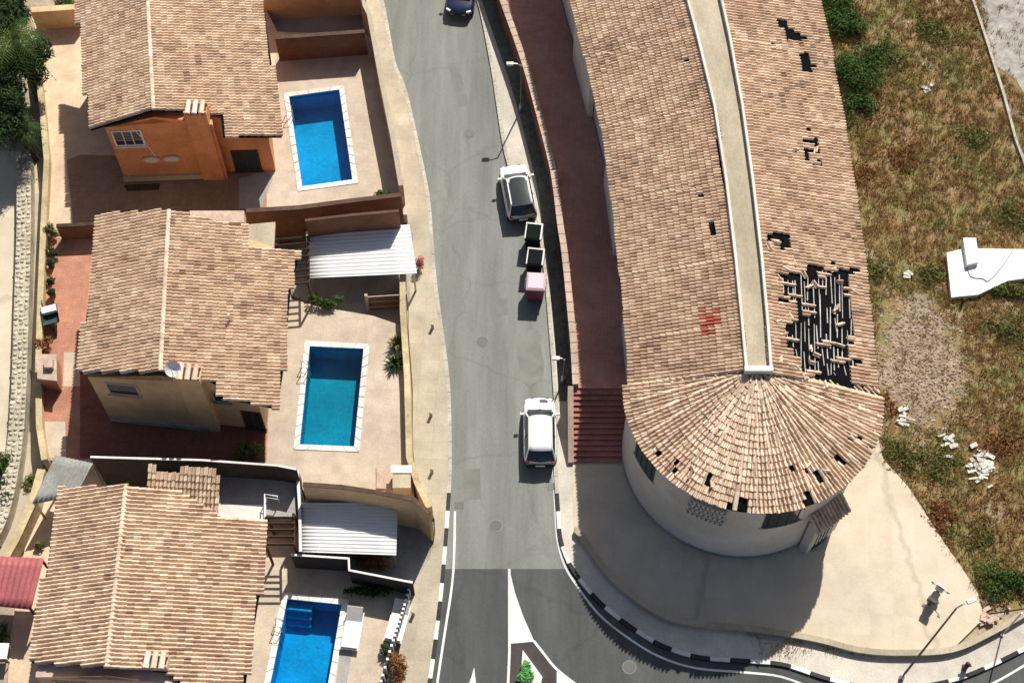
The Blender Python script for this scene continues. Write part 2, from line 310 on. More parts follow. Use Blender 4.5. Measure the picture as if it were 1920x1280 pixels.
line('edge_line', smoothline([(1037, 872), (1041, 950), (1045, 1010), (1058, 1058), (1080, 1095), (1122, 1150), (1176, 1194), (1236, 1230), (1306, 1252), (1400, 1260), (1465, 1268), (1530, 1292)], 4), .11)
line('edge_line', smoothline([(1790, 1308), (1862, 1280), (1925, 1244), (1970, 1216)], 4), .11)
line('centre_line', [(955, 1066), (955.3, 1220), (951, 1320)], .13)
sheet('gore_marking', PX([(957, 1074), (966, 1112), (980, 1152), (1002, 1202), (978, 1204), (957, 1206)]), .0135, M['paint'], road)
line('edge_line', smoothline([(1001, 1201), (1020, 1225), (1044, 1254), (1090, 1290)], 3), .13)
sheet('gore_marking', PX([(1044, 1258), (1092, 1296), (1044, 1300)]), .0135, M['paint'], road)
sheet('lane_arrow', PX([(889, 1250), (895, 1300), (872, 1300), (884, 1268)]), .012, M['paint'], road)
# left pavement and its kerb
LW = [(664, -90), (682, 0), (690, 57), (703, 84), (726, 208), (747, 312), (762, 403), (768, 520), (766, 614), (774, 731), (778, 880), (815, 975), (806, 1045), (776, 1092), (752, 1190), (735, 1400)]
kb = .12
Lin = offset([tuple(p)[:2] for p in LEw], -.17)
sheet('pavement', [tuple(p)[:2] for p in PX(smoothline(LW, 3))] + [tuple(p) for p in Lin][::-1], .125, M['walk'], th=.3)
kt = thing('kerb', 'pale kerb along the houses, painted black and white blocks near the junction', 'kerb', P(846, 900))
def kerb_run(th, path, side, start=None, seg=1.0):
    """plain kerb up to start pixel row, then painted blocks"""
    w2 = [Vector((p[0], p[1])) for p in path]; d = [0]
    for a, b in zip(w2, w2[1:]): d.append(d[-1] + (b - a).length)
    def atd(x):
        for i in range(len(d) - 1):
            if d[i + 1] >= x: 
                t = (x - d[i]) / max(1e-6, d[i + 1] - d[i]); return w2[i].lerp(w2[i + 1], t)
        return w2[-1]
    x = 0; k = 0
    while x < d[-1] - .05:
        y = min(x + seg, d[-1]); pts = [atd(x + .012), atd((x + y) / 2), atd(y - .012)]
        mpx = proj((pts[1].x, pts[1].y, 0)); painted = mpx[1] > start
        mm = (M['white_coping'], M['paint_black'])[k % 2] if painted else M['kerb']
        mesh('kerb_stone', *strip([tuple(p) for p in pts], .2, -.05, .135, off=side * .1), mm, th); x = y; k += 1
kerb_run(kt, [tuple(p)[:2] for p in LEw], -1, 912)
kr = thing('kerb', 'curved kerb below the plaza, painted in black and white blocks', 'kerb', P(1100, 1100))
kerb_run(kr, [tuple(p)[:2] for p in REw], 1, 925)
# right pavement
TW = [(905, -90), (936, 0), (981, 128), (1012, 240), (1034, 330), (1046, 425), (1054, 478), (1064, 576), (1072, 712), (1074, 870)]
Rin = offset([tuple(p)[:2] for p in REw], .17)
PWL = [(1076, 1000), (1088, 1008), (1140, 1080), (1200, 1132), (1260, 1164), (1320, 1174), (1430, 1186), (1530, 1203), (1610, 1223), (1690, 1228), (1780, 1222), (1850, 1192), (1930, 1146), (1990, 1100)]
inner = PX(smoothline(TW, 3) + smoothline(PWL, 3))
sheet('pavement', [tuple(p) for p in Rin] + [(p.x + .0, p.y) for p in inner][::-1], .122, M['walk_r'], th=.3)
# ---------------------------------------------------------------- plaza, terrace, stairs
plz = [(1073, 862), (1076, 1000)] + PWL[1:11] + [(1843, 1160), (1832, 1112), (1800, 1062), (1770, 1020), (1735, 965), (1700, 912), (1655, 862), (1640, 800), (1500, 720), (1150, 720), (1150, 862)]
plzw = [tuple(p)[:2] for p in PX(plz)]
sheet('plaza', plzw, .14, M['plaza'], th=.3)
TZ = 1.7
BL = [(950, -420), (1034, -130), (1070, 0), (1096, 95), (1118, 188), (1147, 305), (1152, 430), (1163, 478), (1170, 568), (1178, 640), (1181, 700)]     # left eave at z 7
terr_in = [(q.x + .6, q.y) for q in PX(BL, 7.0)]
tl = [tuple(p)[:2] for p in PX(smoothline([(790, -420), (905, -90), (936, 0), (981, 128), (1012, 240), (1034, 330), (1046, 425), (1054, 478), (1064, 576), (1071, 655), (1075, 727)], 3), TZ)]
sty = tl[-1][1]
tin = [(x, max(y, sty)) for x, y in terr_in]
tin = [p for p in terr_in if p[1] > sty + .2] + [(terr_in[-1][0] + .3, sty)]
sheet('terrace', tl[::-1] + tin, TZ, M['terrace'], th=2.6)
tw = thing('parapet_wall', 'long low pinkish parapet along the red terrace above the street', 'wall', P(1000, 300))
mesh('wall_body', *strip(tl, .26, -.1, TZ + .22, off=.13), M['red_wall'], tw)
# coping stones one by one
acc = 0; w2 = [Vector(p) for p in tl]; dd = [0]
for a, b in zip(w2, w2[1:]): dd.append(dd[-1] + (b - a).length)
def along(x):
    for i in range(len(dd) - 1):
        if dd[i + 1] >= x: return w2[i].lerp(w2[i + 1], (x - dd[i]) / (dd[i + 1] - dd[i]))
    return w2[-1]
x = 0
while x < dd[-1] - .3:
    a, b = along(x + .02), along(min(dd[-1], x + .62)); mesh('coping_stone', *strip([tuple(a), tuple(b)], .36, TZ + .22, TZ + .30 + random.uniform(-.006, .006), off=.13), M['coping_pink'], tw); x += .64
# stairs down to the plaza
st = thing('staircase', 'broad dark red staircase from the terrace down to the plaza', 'stairs', P(1120, 865))
sx0 = tl[-1][0]; sx1 = P(1170, 800, 1.2).x + .25; ye = P(1120, 866, 0.14).y; n = 13
for i in range(n):
    y1 = sty - (sty - ye) * i / n; y0 = sty - (sty - ye) * (i + 1) / n; zt = TZ - (TZ - .14) * (i + 1) / (n + 1)
    mesh('step', *join(prism([(sx0, y0), (sx1, y0), (sx1, y1), (sx0, y1)], -.1, zt), prism([(sx0, y0 - .035), (sx1, y0 - .035), (sx1, y0 + .08), (sx0, y0 + .08)], zt - .035, zt + .012)), M['step'], st)
mesh('side_wall', *prism([(sx0 - .3, ye - .1), (sx0 - .002, ye - .1), (sx0 - .002, sty), (sx0 - .3, sty)], -.1, [.35, .35, TZ + .22, TZ + .22]), M['coping_pink'], st)
shade_edge = [tuple(p) for p in offset(tl, -.012)]; go = [tuple(p) for p in offset(tl, -.75)]
M['wall_shade'] = mat('wall_shade_paint', (.18, .18, .135), scale=2, fine=12, var=.3)
ds = sheet('shade_strip', [p for p in shade_edge] + go[::-1], .128, M['wall_shade'])  # dark strip paints the terrace wall's shadow onto the pavement
# plaza edge wall with a handrail
pw = thing('plaza_wall', 'low curved pale wall bounding the plaza above the kerb', 'wall', P(1400, 1185))
pl = [tuple(p)[:2] for p in PX(smoothline(PWL, 4))]
mesh('wall_body', *strip(pl, .22, -.1, .42), M['garden_wall'], pw)
mesh('coping', *strip(pl, .3, .422, .48), M['concrete'], pw)
# ---------------------------------------------------------------- roof tiles
TWd, TLn = .205, .35
def tile_geo(wd=TWd, ln=TLn):
    pr = [(-.5, -.02), (-.18, -.03), (-.14, .05), (.03, .115), (.28, .115), (.45, .05), (.5, -.02)]
    V = []
    for (y, dz, k) in ((-ln * .5 - .03, .06, 1.0), (ln * .5 + .02, .0, .92)):
        for x, z in pr: V.append((x * wd * (k if -.16 < x < .47 else 1), y, z * k + dz))
    for x, z in pr: V.append((x * wd, -ln * .5 - .03, .012))
    n = len(pr); Fc = [(i, i + 1, n + i + 1, n + i) for i in range(n - 1)] + [(2 * n + i, 2 * n + i + 1, i + 1, i) for i in range(n - 1)]
    return np.array(V), Fc
TV, TF = tile_geo()
def ridge_geo(ln=.42, r=.13):
    V = []
    for y, k, dz in ((-ln / 2 - .02, 1., .025), (ln / 2 + .02, .88, 0)):
        for i in range(7):
            a = math.pi * i / 6; V.append((-math.cos(a) * r * k, y, math.sin(a) * r * k * .8 + dz))
    Fc = [(i, i + 1, 8 + i, 7 + i) for i in range(6)] + [(6, 5, 4, 3, 2, 1, 0)]
    return np.array(V), Fc
RV, RF = ridge_geo()
def mk(V, Fc, m, name):
    me = bpy.data.meshes.new(name); me.from_pydata([tuple(v) for v in V], [], Fc); me.materials.append(m); me.update()
    return me
TILE_ME = {k: mk(TV, TF, M[k], 'tile') for k in ('tile', 'tile_b', 'tile_red')}
RIDGE_ME = {k: mk(RV, RF, M[k], 'ridge_tile') for k in ('tile', 'tile_b')}
def frame(pl):
    """plane frame from polygon: normal up, downslope, across"""
    n = Vector((0, 0, 0))
    for i in range(len(pl)):
        a, b = pl[i], pl[(i + 1) % len(pl)]; n += Vector(((a.y - b.y) * (a.z + b.z), (a.z - b.z) * (a.x + b.x), (a.x - b.x) * (a.y + b.y)))
    n.normalize()
    if n.z < 0: n = -n
    d = Vector((0, 0, -1)); d = (d - n * d.dot(n)).normalized(); return n, d, n.cross(d) * -1
def lay(polys, holes=(), reds=(), skip=.0, lift=.03):
    out = []; red = []
    for pl in polys:
        n, d, a = frame(pl); o = pl[0]
        loc = [((p - o).dot(a), (p - o).dot(d)) for p in pl]
        vmax = max(l[1] for l in loc); vmin = min(l[1] for l in loc); umin = min(l[0] for l in loc); umax = max(l[0] for l in loc)
        R0 = Matrix((a, -d, n)).transposed(); mu = (umin + umax) / 2; ku = 1 + .14 / max(.5, umax - umin); loc = [(mu + (l[0] - mu) * ku, l[1]) for l in loc]
        nv = int((vmax - vmin) / TLn) + 2; nu = int((umax - umin) / TWd) + 2
        for i in range(nv):
            v = vmax - TLn * (i + .42)
            for j in range(nu):
                u = umin + TWd * (j + .5)
                if not inside(u, v, loc): continue
                p = o + a * u + d * v + n * lift
                q = proj(p); hole = False
                for h in holes:
                    if h[0](q[0], q[1]): hole = True; break
                if hole or random.random() < skip: continue
                R = R0 @ Matrix.Rotation(random.gauss(0, .018), 3, 'Z') @ Matrix.Rotation(random.gauss(0, .02), 3, 'X')
                p = p + a * random.gauss(0, .006) + d * random.gauss(0, .012) + n * abs(random.gauss(0, .004))
                (red if (random.random() < .72 and any(inside(q[0], q[1], r) for r in reds)) else out).append((p, R))
    return out, red
def lay_objects(roof, items, key, limit=300, red=()):
    org = ORG[roof.name]
    def put(p, R, me):
        o = bpy.data.objects.new('tile', me); C.objects.link(o); o.parent = roof
        m4 = R.to_4x4(); m4.translation = p - org; o.matrix_local = m4
    # those that show largest: nearest to the camera and in the frame
    cam_p = Vector((0, 0, H)); sc = []
    for p, R in items:
        q = proj(p); off = not (0 < q[0] < 1920 and 0 < q[1] < 1280); sc.append(((p - cam_p).length + (1000 if off else 0)))
    order = np.argsort(sc)
    for i in order[:limit - len(red)]: put(*items[i], TILE_ME[key])
    for p, R in red: put(p, R, TILE_ME['tile_red'])
    rest = order[limit - len(red):]
    if len(rest):
        nV = len(TV); allv = np.zeros((len(rest) * nV, 3)); faces = []
        for k, i in enumerate(rest):
            p, R = items[i]; allv[k * nV:(k + 1) * nV] = TV @ np.array(R).T + np.array(p - org); b = k * nV
            faces += [tuple(x + b for x in f) for f in TF]
        me = bpy.data.meshes.new('roof_tiles'); me.from_pydata(allv.tolist(), [], faces); me.materials.append(M[key]); me.update()
        o = bpy.data.objects.new('roof_tiles', me); C.objects.link(o); o.parent = roof; o['kind'] = 'stuff'
def ridge_run(roof, a, b, key, lift=.05, step=.4):
    org = ORG[roof.name]; d = (b - a); L = d.length; d.normalize(); x = Vector((d.y, -d.x, 0)).normalized(); z = x.cross(d)
    if z.z < 0: z = -z
    R = Matrix((x, d, z)).transposed(); k = int(L / step)
    for i in range(k):
        p = a + d * (L * (i + .5) / k) + z * (lift + random.uniform(-.006, .006))
        o = bpy.data.objects.new('ridge_tile', RIDGE_ME[key]); C.objects.link(o); o.parent = roof
        m4 = (R @ Matrix.Rotation(random.gauss(0, .02), 3, 'Z')).to_4x4(); m4.translation = p - org; o.matrix_local = m4
def deck_mesh(roof_parent, polys, m, th=.14, name='roof'):
    parts = []
    for pl in polys:
        n, d, a = frame(pl); up = list(pl)
        if area(up) < 0: up = up[::-1]
        k = len(up); V = [tuple(p) for p in up] + [tuple(p - Vector((0, 0, th))) for p in up]
        Fc = [tuple(range(k)), tuple(range(2 * k - 1, k - 1, -1))] + [(i, k + i, k + (i + 1) % k, (i + 1) % k) for i in range(k)]
        parts.append((V, Fc))
    return mesh(name, *join(*parts), m, roof_parent)
def zplane(pl, x, y):
    n, d, a = frame(pl); p = pl[0]; return p.z - (n.x * (x - p.x) + n.y * (y - p.y)) / n.z
# ---------------------------------------------------------------- houses
def chimney(parent, cx, cy, rz, wx, wy, z0, z1, m, key, holes=4, cap=True, name='chimney'):
    ch = mesh(name, *bx(cx, cy, (z0 + z1) / 2, wx, wy, z1 - z0, rz), m, parent)
    if cap:
        R = Matrix.Rotation(rz, 2)
        for i in range(holes + 1):
            for sg in (-1, 1):
                q = R @ Vector(((-.5 + i / holes) * (wx - .12), sg * (wy / 2 - .06))); mesh('vent_pier', *bx(cx + q.x, cy + q.y, z1 + .1, .1, .1, .2, rz), m, ch)
        mesh('vent_void', *bx(cx, cy, z1 + .09, wx * .9, wy * .8, .17, rz), M['black'], ch)
        for i in range(3):
            q = R @ Vector(((i - 1) * wx * .31, 0)); o = bpy.data.objects.new('cap_tile', RIDGE_ME[key]); C.objects.link(o); o.parent = ch
            o.location = Vector((cx + q.x, cy + q.y, z1 + .2)) - ORG[ch.name]; o.rotation_euler = (0, 0, rz); o.scale = (1.1, (wy + .1) / .42, 1.1)
    return ch
def wall_frame(a, b):
    """a wall face from a to b (xy), outward normal to the right of a->b"""
    a = Vector(a); b = Vector(b); d = (b - a).normalized(); return a, d, Vector((d.y, -d.x))
def face_box(fr, u0, u1, z0, z1, o0, o1):
    a, d, n = fr; q = [a + d * u0 + n * o0, a + d * u1 + n * o0, a + d * u1 + n * o1, a + d * u0 + n * o1]; return prism([tuple(p) for p in q], z0, z1)
def window(parent, fr, u0, u1, z0, z1, fm, bars=1, shutter=True):
    wn = mesh('window', *face_box(fr, u0, u1, z0, z1, -.06, .012), M['glass'], parent); t = .09
    mesh('frame', *join(face_box(fr, u0 - t, u0, z0 - t, z1 + t, -.02, .05), face_box(fr, u1, u1 + t, z0 - t, z1 + t, -.02, .05), face_box(fr, u0, u1, z1, z1 + t, -.02, .048), face_box(fr, u0, u1, z0 - t, z0, -.02, .048)), fm, wn)
    mesh('sill', *face_box(fr, u0 - .15, u1 + .15, z0 - t - .06, z0 - t - .002, -.02, .14), fm, wn)
    for i in range(bars):
        uu = u0 + (u1 - u0) * (i + 1) / (bars + 1); mesh('mullion', *face_box(fr, uu - .025, uu + .025, z0, z1, .014, .035), fm, wn)
    if shutter: mesh('slat_blind', *join(*[face_box(fr, u0 + .02, u1 - .02, z0 + (z1 - z0) * (.3 + .7 * i / 6), z0 + (z1 - z0) * (.3 + .7 * i / 6) + .05, .014, .026) for i in range(6)]), M['grey_conc'], wn)
    return wn
def house(label, zg, ridge, leftE, rightE, zl, zr, zR, Lpoly, Rpoly, wallm, key, base_off, wall_px):
    """ridge/leftE/rightE: (top px, bottom px); polys in px on the planes"""
    rt, rb = P(*ridge[0], zR), P(*ridge[1], zR); lt, lb = P(*leftE[0], zl), P(*leftE[1], zl); qt, qb = P(*rightE[0], zr), P(*rightE[1], zr)
    ax = (rb - rt).normalized()
    def plane(e): 
        n = ax.cross(e - rt).normalized(); return n
    nl, nr = plane((lb + lt) / 2), plane((qb + qt) / 2)
    LP = [onplane(*p, rt, nl) for p in Lpoly]; RP = [onplane(*p, rt, nr) for p in Rpoly]
    cx = (lb + qb) / 2; h = thing('house', label, 'house', (cx.x, cx.y, zg))
    roof = deck_mesh(h, [LP, RP], M['shade_felt'])
    def ztop(x, y): return min(zplane(LP, x, y), zplane(RP, x, y)) - .17
    # walls: pixel footprint at ground level zg, ridge points added
    W = [P(*p, zg) for p in wall_px]; fp = []
    rl = Vector((rt.x, rt.y)); rd = Vector((ax.x, ax.y)).normalized()
    for i in range(len(W)):
        a, b = Vector((W[i].x, W[i].y)), Vector((W[(i + 1) % len(W)].x, W[(i + 1) % len(W)].y)); fp.append(a)
        sa = rd.x * (a.y - rl.y) - rd.y * (a.x - rl.x); sb = rd.x * (b.y - rl.y) - rd.y * (b.x - rl.x)
        if sa * sb < 0: fp.append(a.lerp(b, sa / (sa - sb)))
    mesh('wall', *prism([tuple(p) for p in fp], zg - .1, [ztop(p.x, p.y) for p in fp]), wallm, h)
    return h, roof, LP, RP, rt, rb, W, ztop
# house 1: orange
L1 = [(276, -22), (288, 206), (170, 243), (144, -2)]; R1 = [(276, -22), (288, 206), (352, 208), (413, 213), (418, 256), (528, 256), (493, 6)]
h1, roof1, LP, RP, rt, rb, W, zt1 = house('orange-walled house with pale tiled gable roof beside the topmost pool', 1.0, ((276, -22), (288, 206)), ((144, -2), (170, 243)), ((493, 6), (528, 256)), 6.0, 5.5, 7.1, L1, R1, M['orange_wall'], 'tile', 0,
    [(207, 118), (236, 340), (384, 334), (400, 336), (428, 335), (426, 322), (517, 320), (496, 110)])
a, _ = lay([LP, RP]); lay_objects(roof1, a, 'tile'); ridge_run(roof1, rt, rb, 'tile')
fr = wall_frame(W[1].xy, W[2].xy)
window(h1, fr, .32, 1.82, 4.55, 5.75, M['white_coping'], 2)
mesh('ledge', *face_box(fr, -.05, 4.6, 1.15, 1.55, 0, .16), M['concrete'], h1)
for i, u in enumerate((1.95, 3.1)):
    V = []; k = 18
    for o in (.0, .12):
        for j in range(k):
            t = 2 * math.pi * j / k; q = fr[0] + fr[1] * (u + .52 * math.cos(t)) + fr[2] * o; V.append((q.x, q.y, 3.1 + .3 * math.sin(t)))
    mesh('oval_vent', V, [tuple(range(k, 2 * k))] + [(j, (j + 1) % k, k + (j + 1) % k, k + j) for j in range(k)], M['pink_wall'], h1)
    V2 = [(fr[0] + fr[1] * (u + .38 * math.cos(2 * math.pi * j / k)) + fr[2] * .125) for j in range(k)]
    mesh('oval_grille', [(v.x, v.y, 3.1 + .19 * math.sin(2 * math.pi * j / k)) for j, v in enumerate(V2)], [tuple(range(k))], M['white_wall'], h1)
mesh('cable_or_sun_streak', *tube([tuple((fr[0] + fr[1] * u + fr[2] * .04)) + (z,) for u, z in ((1.5, 6.1), (1.9, 5.0), (2.2, 3.4))], .022, 5), M['white'], h1)  # streak of sunlight on the gable, modelled as a thin white tube
cp = P(404, 336, 1.0); chimney(h1, cp.x - .05, cp.y + .3, 0, 1.25, .75, 1.0, 7.2, M['orange_wall'], 'tile')
wl = P(470, 321, 1.0); fr = wall_frame(W[5].xy, W[6].xy); window(h1, fr, .6, 2.0, 1.2, 3.0, M['wood'], 1, False)
dw = mesh('ledge_shade', *prism(PX([(232, 347), (300, 344), (298, 356), (238, 358)], 1.9), 1.86, 1.92), M['wood'], h1)  # dark sheet added to paint the shade below the ledge
# house 2: ochre
L2 = [(317, 396), (301, 695), (148, 697), (187, 405)]; R2 = [(317, 396), (301, 695), (345, 690), (390, 712), (408, 722), (409, 744), (480, 757), (520, 766), (531, 690), (545, 536), (562, 470), (512, 466), (459, 466), (459, 424), (437, 424), (356, 405)]
h2, roof2, LP2, RP2, rt, rb, W, zt2 = house('ochre-walled house with pale tiled roof beside the teal pool', 1.0, ((317, 396), (301, 695)), ((187, 405), (148, 697)), ((562, 470), (520, 766)), 6.0, 5.5, 7.1, L2, R2, M['tan_wall'], 'tile', 0,
    [(234, 508), (207, 786), (398, 806), (409, 800), (414, 796), (500, 806), (532, 545), (350, 505)])
a, _ = lay([LP2, RP2]); lay_objects(roof2, a, 'tile'); ridge_run(roof2, rt, rb, 'tile')
fr = wall_frame(W[1].xy, W[2].xy)
window(h2, fr, .85, 2.35, 4.4, 5.45, M['pink_wall'], 0)
mesh('ledge', *face_box(fr, .1, 5.4, 1.1, 1.5, 0, .16), M['grey_conc'], h2)
cp = P(404, 808, 1.0); chimney(h2, cp.x - .35, cp.y + .35, -.03, 1.2, .75, 1.0, 6.9, M['tan_wall'], 'tile_b')
fr = wall_frame(W[4].xy, W[5].xy); window(h2, fr, .25, .95, 4.0, 4.9, M['grey_conc'], 1, False); window(h2, fr, 1.5, 2.4, 1.2, 3.0, M['wood'], 1, False)
mesh('porch_slab', *prism(PX([(462, 421), (516, 416), (513, 470), (461, 470)], 4.6), 4.35, 4.6), M['concrete'], h2)
mesh('parapet', *prism(PX([(356, 396), (458, 396), (458, 418), (420, 418), (356, 404)], 5.2), 4.5, 5.25), M['coping_pink'], h2)
q = P(432, 600, 6.4); mesh('vent_pipe', *tube([(q.x, q.y, 6.0), (q.x, q.y, 7.0)], .07, 8), M['steel'], h2)
# satellite dish on the gable of house 2
def dish(px, py, z, label, r=.42, grp=None):
    q = P(px, py, z); t = thing('satellite_dish', label, 'antenna', (q.x, q.y, z - .6)); V = []; k = 18; R = Matrix.Rotation(math.radians(38), 3, 'X')
    for j, (rr, d) in enumerate(((.02, 0), (r * .5, .03), (r, .12))):
        for i in range(k): V.append(tuple(R @ Vector((rr * math.cos(2 * math.pi * i / k), rr * math.sin(2 * math.pi * i / k), d)) + Vector((0, 0, .6))))
    Fc = [tuple(range(k))] + [(j * k + i, j * k + (i + 1) % k, (j + 1) * k + (i + 1) % k, (j + 1) * k + i) for j in range(2) for i in range(k)]
    mesh('reflector', V, Fc, M['white'], t, True, True); mesh('mast', *tube([(0, 0, 0), (0, .02, .6)], .025, 6), M['steel'], t, local=True)
    mesh('feed_arm', *tube([(0, -.3, .45), (0, -.25, 1.0)], .015, 5), M['steel'], t, local=True)
dish(325, 691, 7.2, 'white satellite dish beside the chimney of the ochre house')
# house 3
L3 = [(237, 912), (201, 1247), (59, 1241), (112, 917)]; R3 = [(237, 912), (201, 1247), (251, 1252), (330, 1262), (341, 1310), (455, 1320), (462, 1266), (481, 1143), (494, 1071), (497, 974), (480, 978), (400, 965), (341, 924)]
h3, roof3, LP3, RP3, rt, rb, W, zt3 = house('house with weathered tiled roof and pinkish walls at the bottom left', 0.0, ((237, 912), (201, 1247)), ((112, 917), (59, 1241)), ((497, 974), (462, 1266)), 5.0, 4.5, 6.1, L3, R3, M['pink_wall'], 'tile', 0,
    [(150, 1010), (118, 1322), (330, 1336), (352, 1345), (352, 1392), (440, 1400), (474, 1060), (300, 1020)])
a, _ = lay([LP3, RP3]); lay_objects(roof3, a, 'tile'); ridge_run(roof3, rt, rb, 'tile')
fr = wall_frame(W[1].xy, W[2].xy); window(h3, fr, .8, 2.2, 3.5, 4.5, M['pink_wall'], 1)
cp = P(292, 1240, 5.9); chimney(h3, cp.x, cp.y, -.05, 1.15, .6, 4.4, 5.95, M['pink_wall'], 'tile')
# roof terrace, canopy and pergola behind house 3
q = PX([(402, 884), (556, 900), (556, 972), (400, 972)], 1.9)
mesh('roof_terrace', *prism(q, 1.6, 1.9), M['grey_conc'], h3)
mesh('terrace_pale_strip', *prism(PX([(400, 946), (496, 946), (496, 974), (400, 972)], 1.92), 1.75, 1.96), M['white_wall'], h3)  # sunlit end of the terrace floor, its light put into a paler material
mesh('terrace_pale_strip', *prism(PX([(397, 884), (406, 884), (414, 946), (400, 946)], 1.92), 1.75, 1.97), M['white_wall'], h3)
rl = [P(496, 970, 2.8), P(496, 926, 2.8), P(520, 930, 2.8)]
mesh('railing', *join(tube([(p.x, p.y, 2.8) for p in rl], .04, 6), tube([(p.x, p.y, 2.4) for p in rl], .025, 6), *[tube([(p.x, p.y, 1.9), (p.x, p.y, 2.8)], .03, 6) for p in rl]), M['white'], h3)
# tiled canopy strip north of house 3
cq = thing('tiled_canopy', 'narrow ochre tiled canopy behind the lowest house roof', 'roof', P(340, 905))
cpl = [P(278, 876, 3.6), P(404, 884, 3.6), P(412, 912, 3.1), P(404, 930, 2.95), P(276, 916, 3.0)]
n_ = (cpl[1] - cpl[0]).cross(cpl[4] - cpl[0]).normalized(); cpl = [onplane(*p, cpl[0], n_) for p in ((278, 874), (404, 882), (412, 912), (404, 966), (342, 926), (276, 918))]
cr = deck_mesh(cq, [cpl], M['shade_felt'], .1); hol = [(lambda x, y: 290 < x < 340 and 872 < y < 886,)]
a, _ = lay([cpl], hol); lay_objects(cr, a, 'tile_b')
for px, py in ((285, 915), (395, 925)):
    p = P(px, py, 3.0); mesh('post', *bx(p.x, p.y + .3, 1.4, .12, .12, 2.8), M['wood'], cq)
# ---------------------------------------------------------------- long building with rounded end
B = thing('long_building', 'long white-walled building with broken tiled roof and rounded end beside the plaza', 'building', P(1400, 900))
EZ, CZ = 7.0, 8.7
SL = [(-130), 0, 95, 188, 305, 430, 568, 700]
def interp(pts, y):
    for (x0, y0), (x1, y1) in zip(pts, pts[1:]):
        if y0 <= y <= y1: return x0 + (x1 - x0) * (y - y0) / (y1 - y0)
    return pts[-1][0]
CL = [(1174, -420), (1252, -130), (1287, 0), (1329, 155), (1346, 241), (1368, 395), (1385, 553), (1402, 738)]; CR = [(1250, -420), (1322, -130), (1351, 0), (1377, 120), (1397, 241), (1417, 395), (1434, 553), (1447, 738)]
BR = [(1420, -420), (1502, -130), (1535, 0), (1554, 93), (1569, 179), (1590, 285), (1607, 408), (1622, 514), (1638, 717), (1652, 748)]
cen = P(1411, 742, EZ); 
p_l = P(1170, 724, EZ); p_r = P(1653, 748, EZ); p_b = P(1415, 961, EZ)
# circle through three eave points
def circ(a, b, c):
    d = 2 * (a.x * (b.y - c.y) + b.x * (c.y - a.y) + c.x * (a.y - b.y))
    ux = ((a.x**2 + a.y**2) * (b.y - c.y) + (b.x**2 + b.y**2) * (c.y - a.y) + (c.x**2 + c.y**2) * (a.y - b.y)) / d
    uy = ((a.x**2 + a.y**2) * (c.x - b.x) + (b.x**2 + b.y**2) * (a.x - c.x) + (c.x**2 + c.y**2) * (b.x - a.x)) / d
    return Vector((ux, uy)), (Vector((a.x, a.y)) - Vector((ux, uy))).length
cc, RR = circ(p_l, p_r, p_b)
yj = P(1420, 735, EZ + 1.6).y
ys = [P(1100, v, EZ).y for v in (-420, -130, 0, 110, 240, 380, 520, 640, 727)]
def px_at_y(pts, z, y):
    """world x on a pixel polyline at height z for world y"""
    w = [P(a, b, z) for a, b in pts]
    for p, q in zip(w, w[1:]):
        if (p.y - y) * (q.y - y) <= 0 and abs(p.y - q.y) > 1e-6: return p.x + (q.x - p.x) * (y - p.y) / (q.y - p.y)
    return w[-1].x if abs(w[-1].y - y) < abs(w[0].y - y) else w[0].x
polysL = []; polysR = []; rims = []
for y in ys: rims.append((px_at_y(BL + [(1181, 730)], EZ, y), px_at_y(CL, CZ, y), px_at_y(CR, CZ, y), px_at_y(BR, EZ, y)))
for i in range(len(ys) - 1):
    a, b = rims[i], rims[i + 1]; y0, y1 = ys[i], ys[i + 1]
    polysL.append([Vector((a[1], y0, CZ)), Vector((b[1], y1, CZ)), Vector((b[0], y1, EZ)), Vector((a[0], y0, EZ))])
    polysR.append([Vector((a[2], y0, CZ)), Vector((a[3], y0, EZ)), Vector((b[3], y1, EZ)), Vector((b[2], y1, CZ))])
ap = Vector(((rims[-1][1] + rims[-1][2]) / 2, ys[-1] + .25, CZ))
# fan of sectors
NS = 20; fan = []; a0 = math.atan2(p_l.y - cc.y, p_l.x - cc.x); a1 = math.atan2(p_r.y - cc.y, p_r.x - cc.x)
if a0 > 0: a0 -= 2 * math.pi
if a1 > 0: a1 -= 2 * math.pi
ev = [Vector((cc.x + RR * math.cos(a0 + (a1 - a0) * i / NS), cc.y + RR * math.sin(a0 + (a1 - a0) * i / NS), EZ)) for i in range(NS + 1)]
ev[0].y = min(ev[0].y, ys[-1] + .0)
for i in range(NS): fan.append([ap, ev[i], ev[i + 1]])
fan.append([ap, Vector((rims[-1][1], ys[-1], CZ)), Vector((rims[-1][0], ys[-1], EZ)), ev[0]]); fan.append([ap, ev[-1], Vector((rims[-1][3], ys[-1], EZ)), Vector((rims[-1][2], ys[-1], CZ))])
def blob(poly): return (lambda x, y: inside(x, y, poly),)
rnd = random.Random(3)
def ragged(x0, y0, x1, y1, prob=.8):
    """rows of slipped tiles: cells along the courses removed at random"""
    cells = {}
    def f(x, y):
        if not (x0 < x < x1 and y0 < y < y1): return False
        k = (int(x / 26), int(y / 9)); 
        if k not in cells: cells[k] = rnd.random() < prob
        return cells[k]
    return (f,)
_hp = [(1462, 518), (1500, 512), (1516, 496), (1536, 496), (1545, 506), (1588, 508), (1586, 540), (1592, 585), (1600, 606), (1594, 650), (1599, 738), (1584, 738), (1574, 712), (1505, 706), (1500, 680), (1478, 655), (1472, 612), (1496, 602), (1494, 566), (1468, 560)]
_keep = {}
def _bighole(x, y):
    if not inside(x, y, _hp): return False
    k = (int(x / 30), int(y / 8))
    if k not in _keep: _keep[k] = rnd.random() < (.26 if (540 < y < 560 or 585 < y < 606 or 668 < y < 680) else .05)
    return not _keep[k]
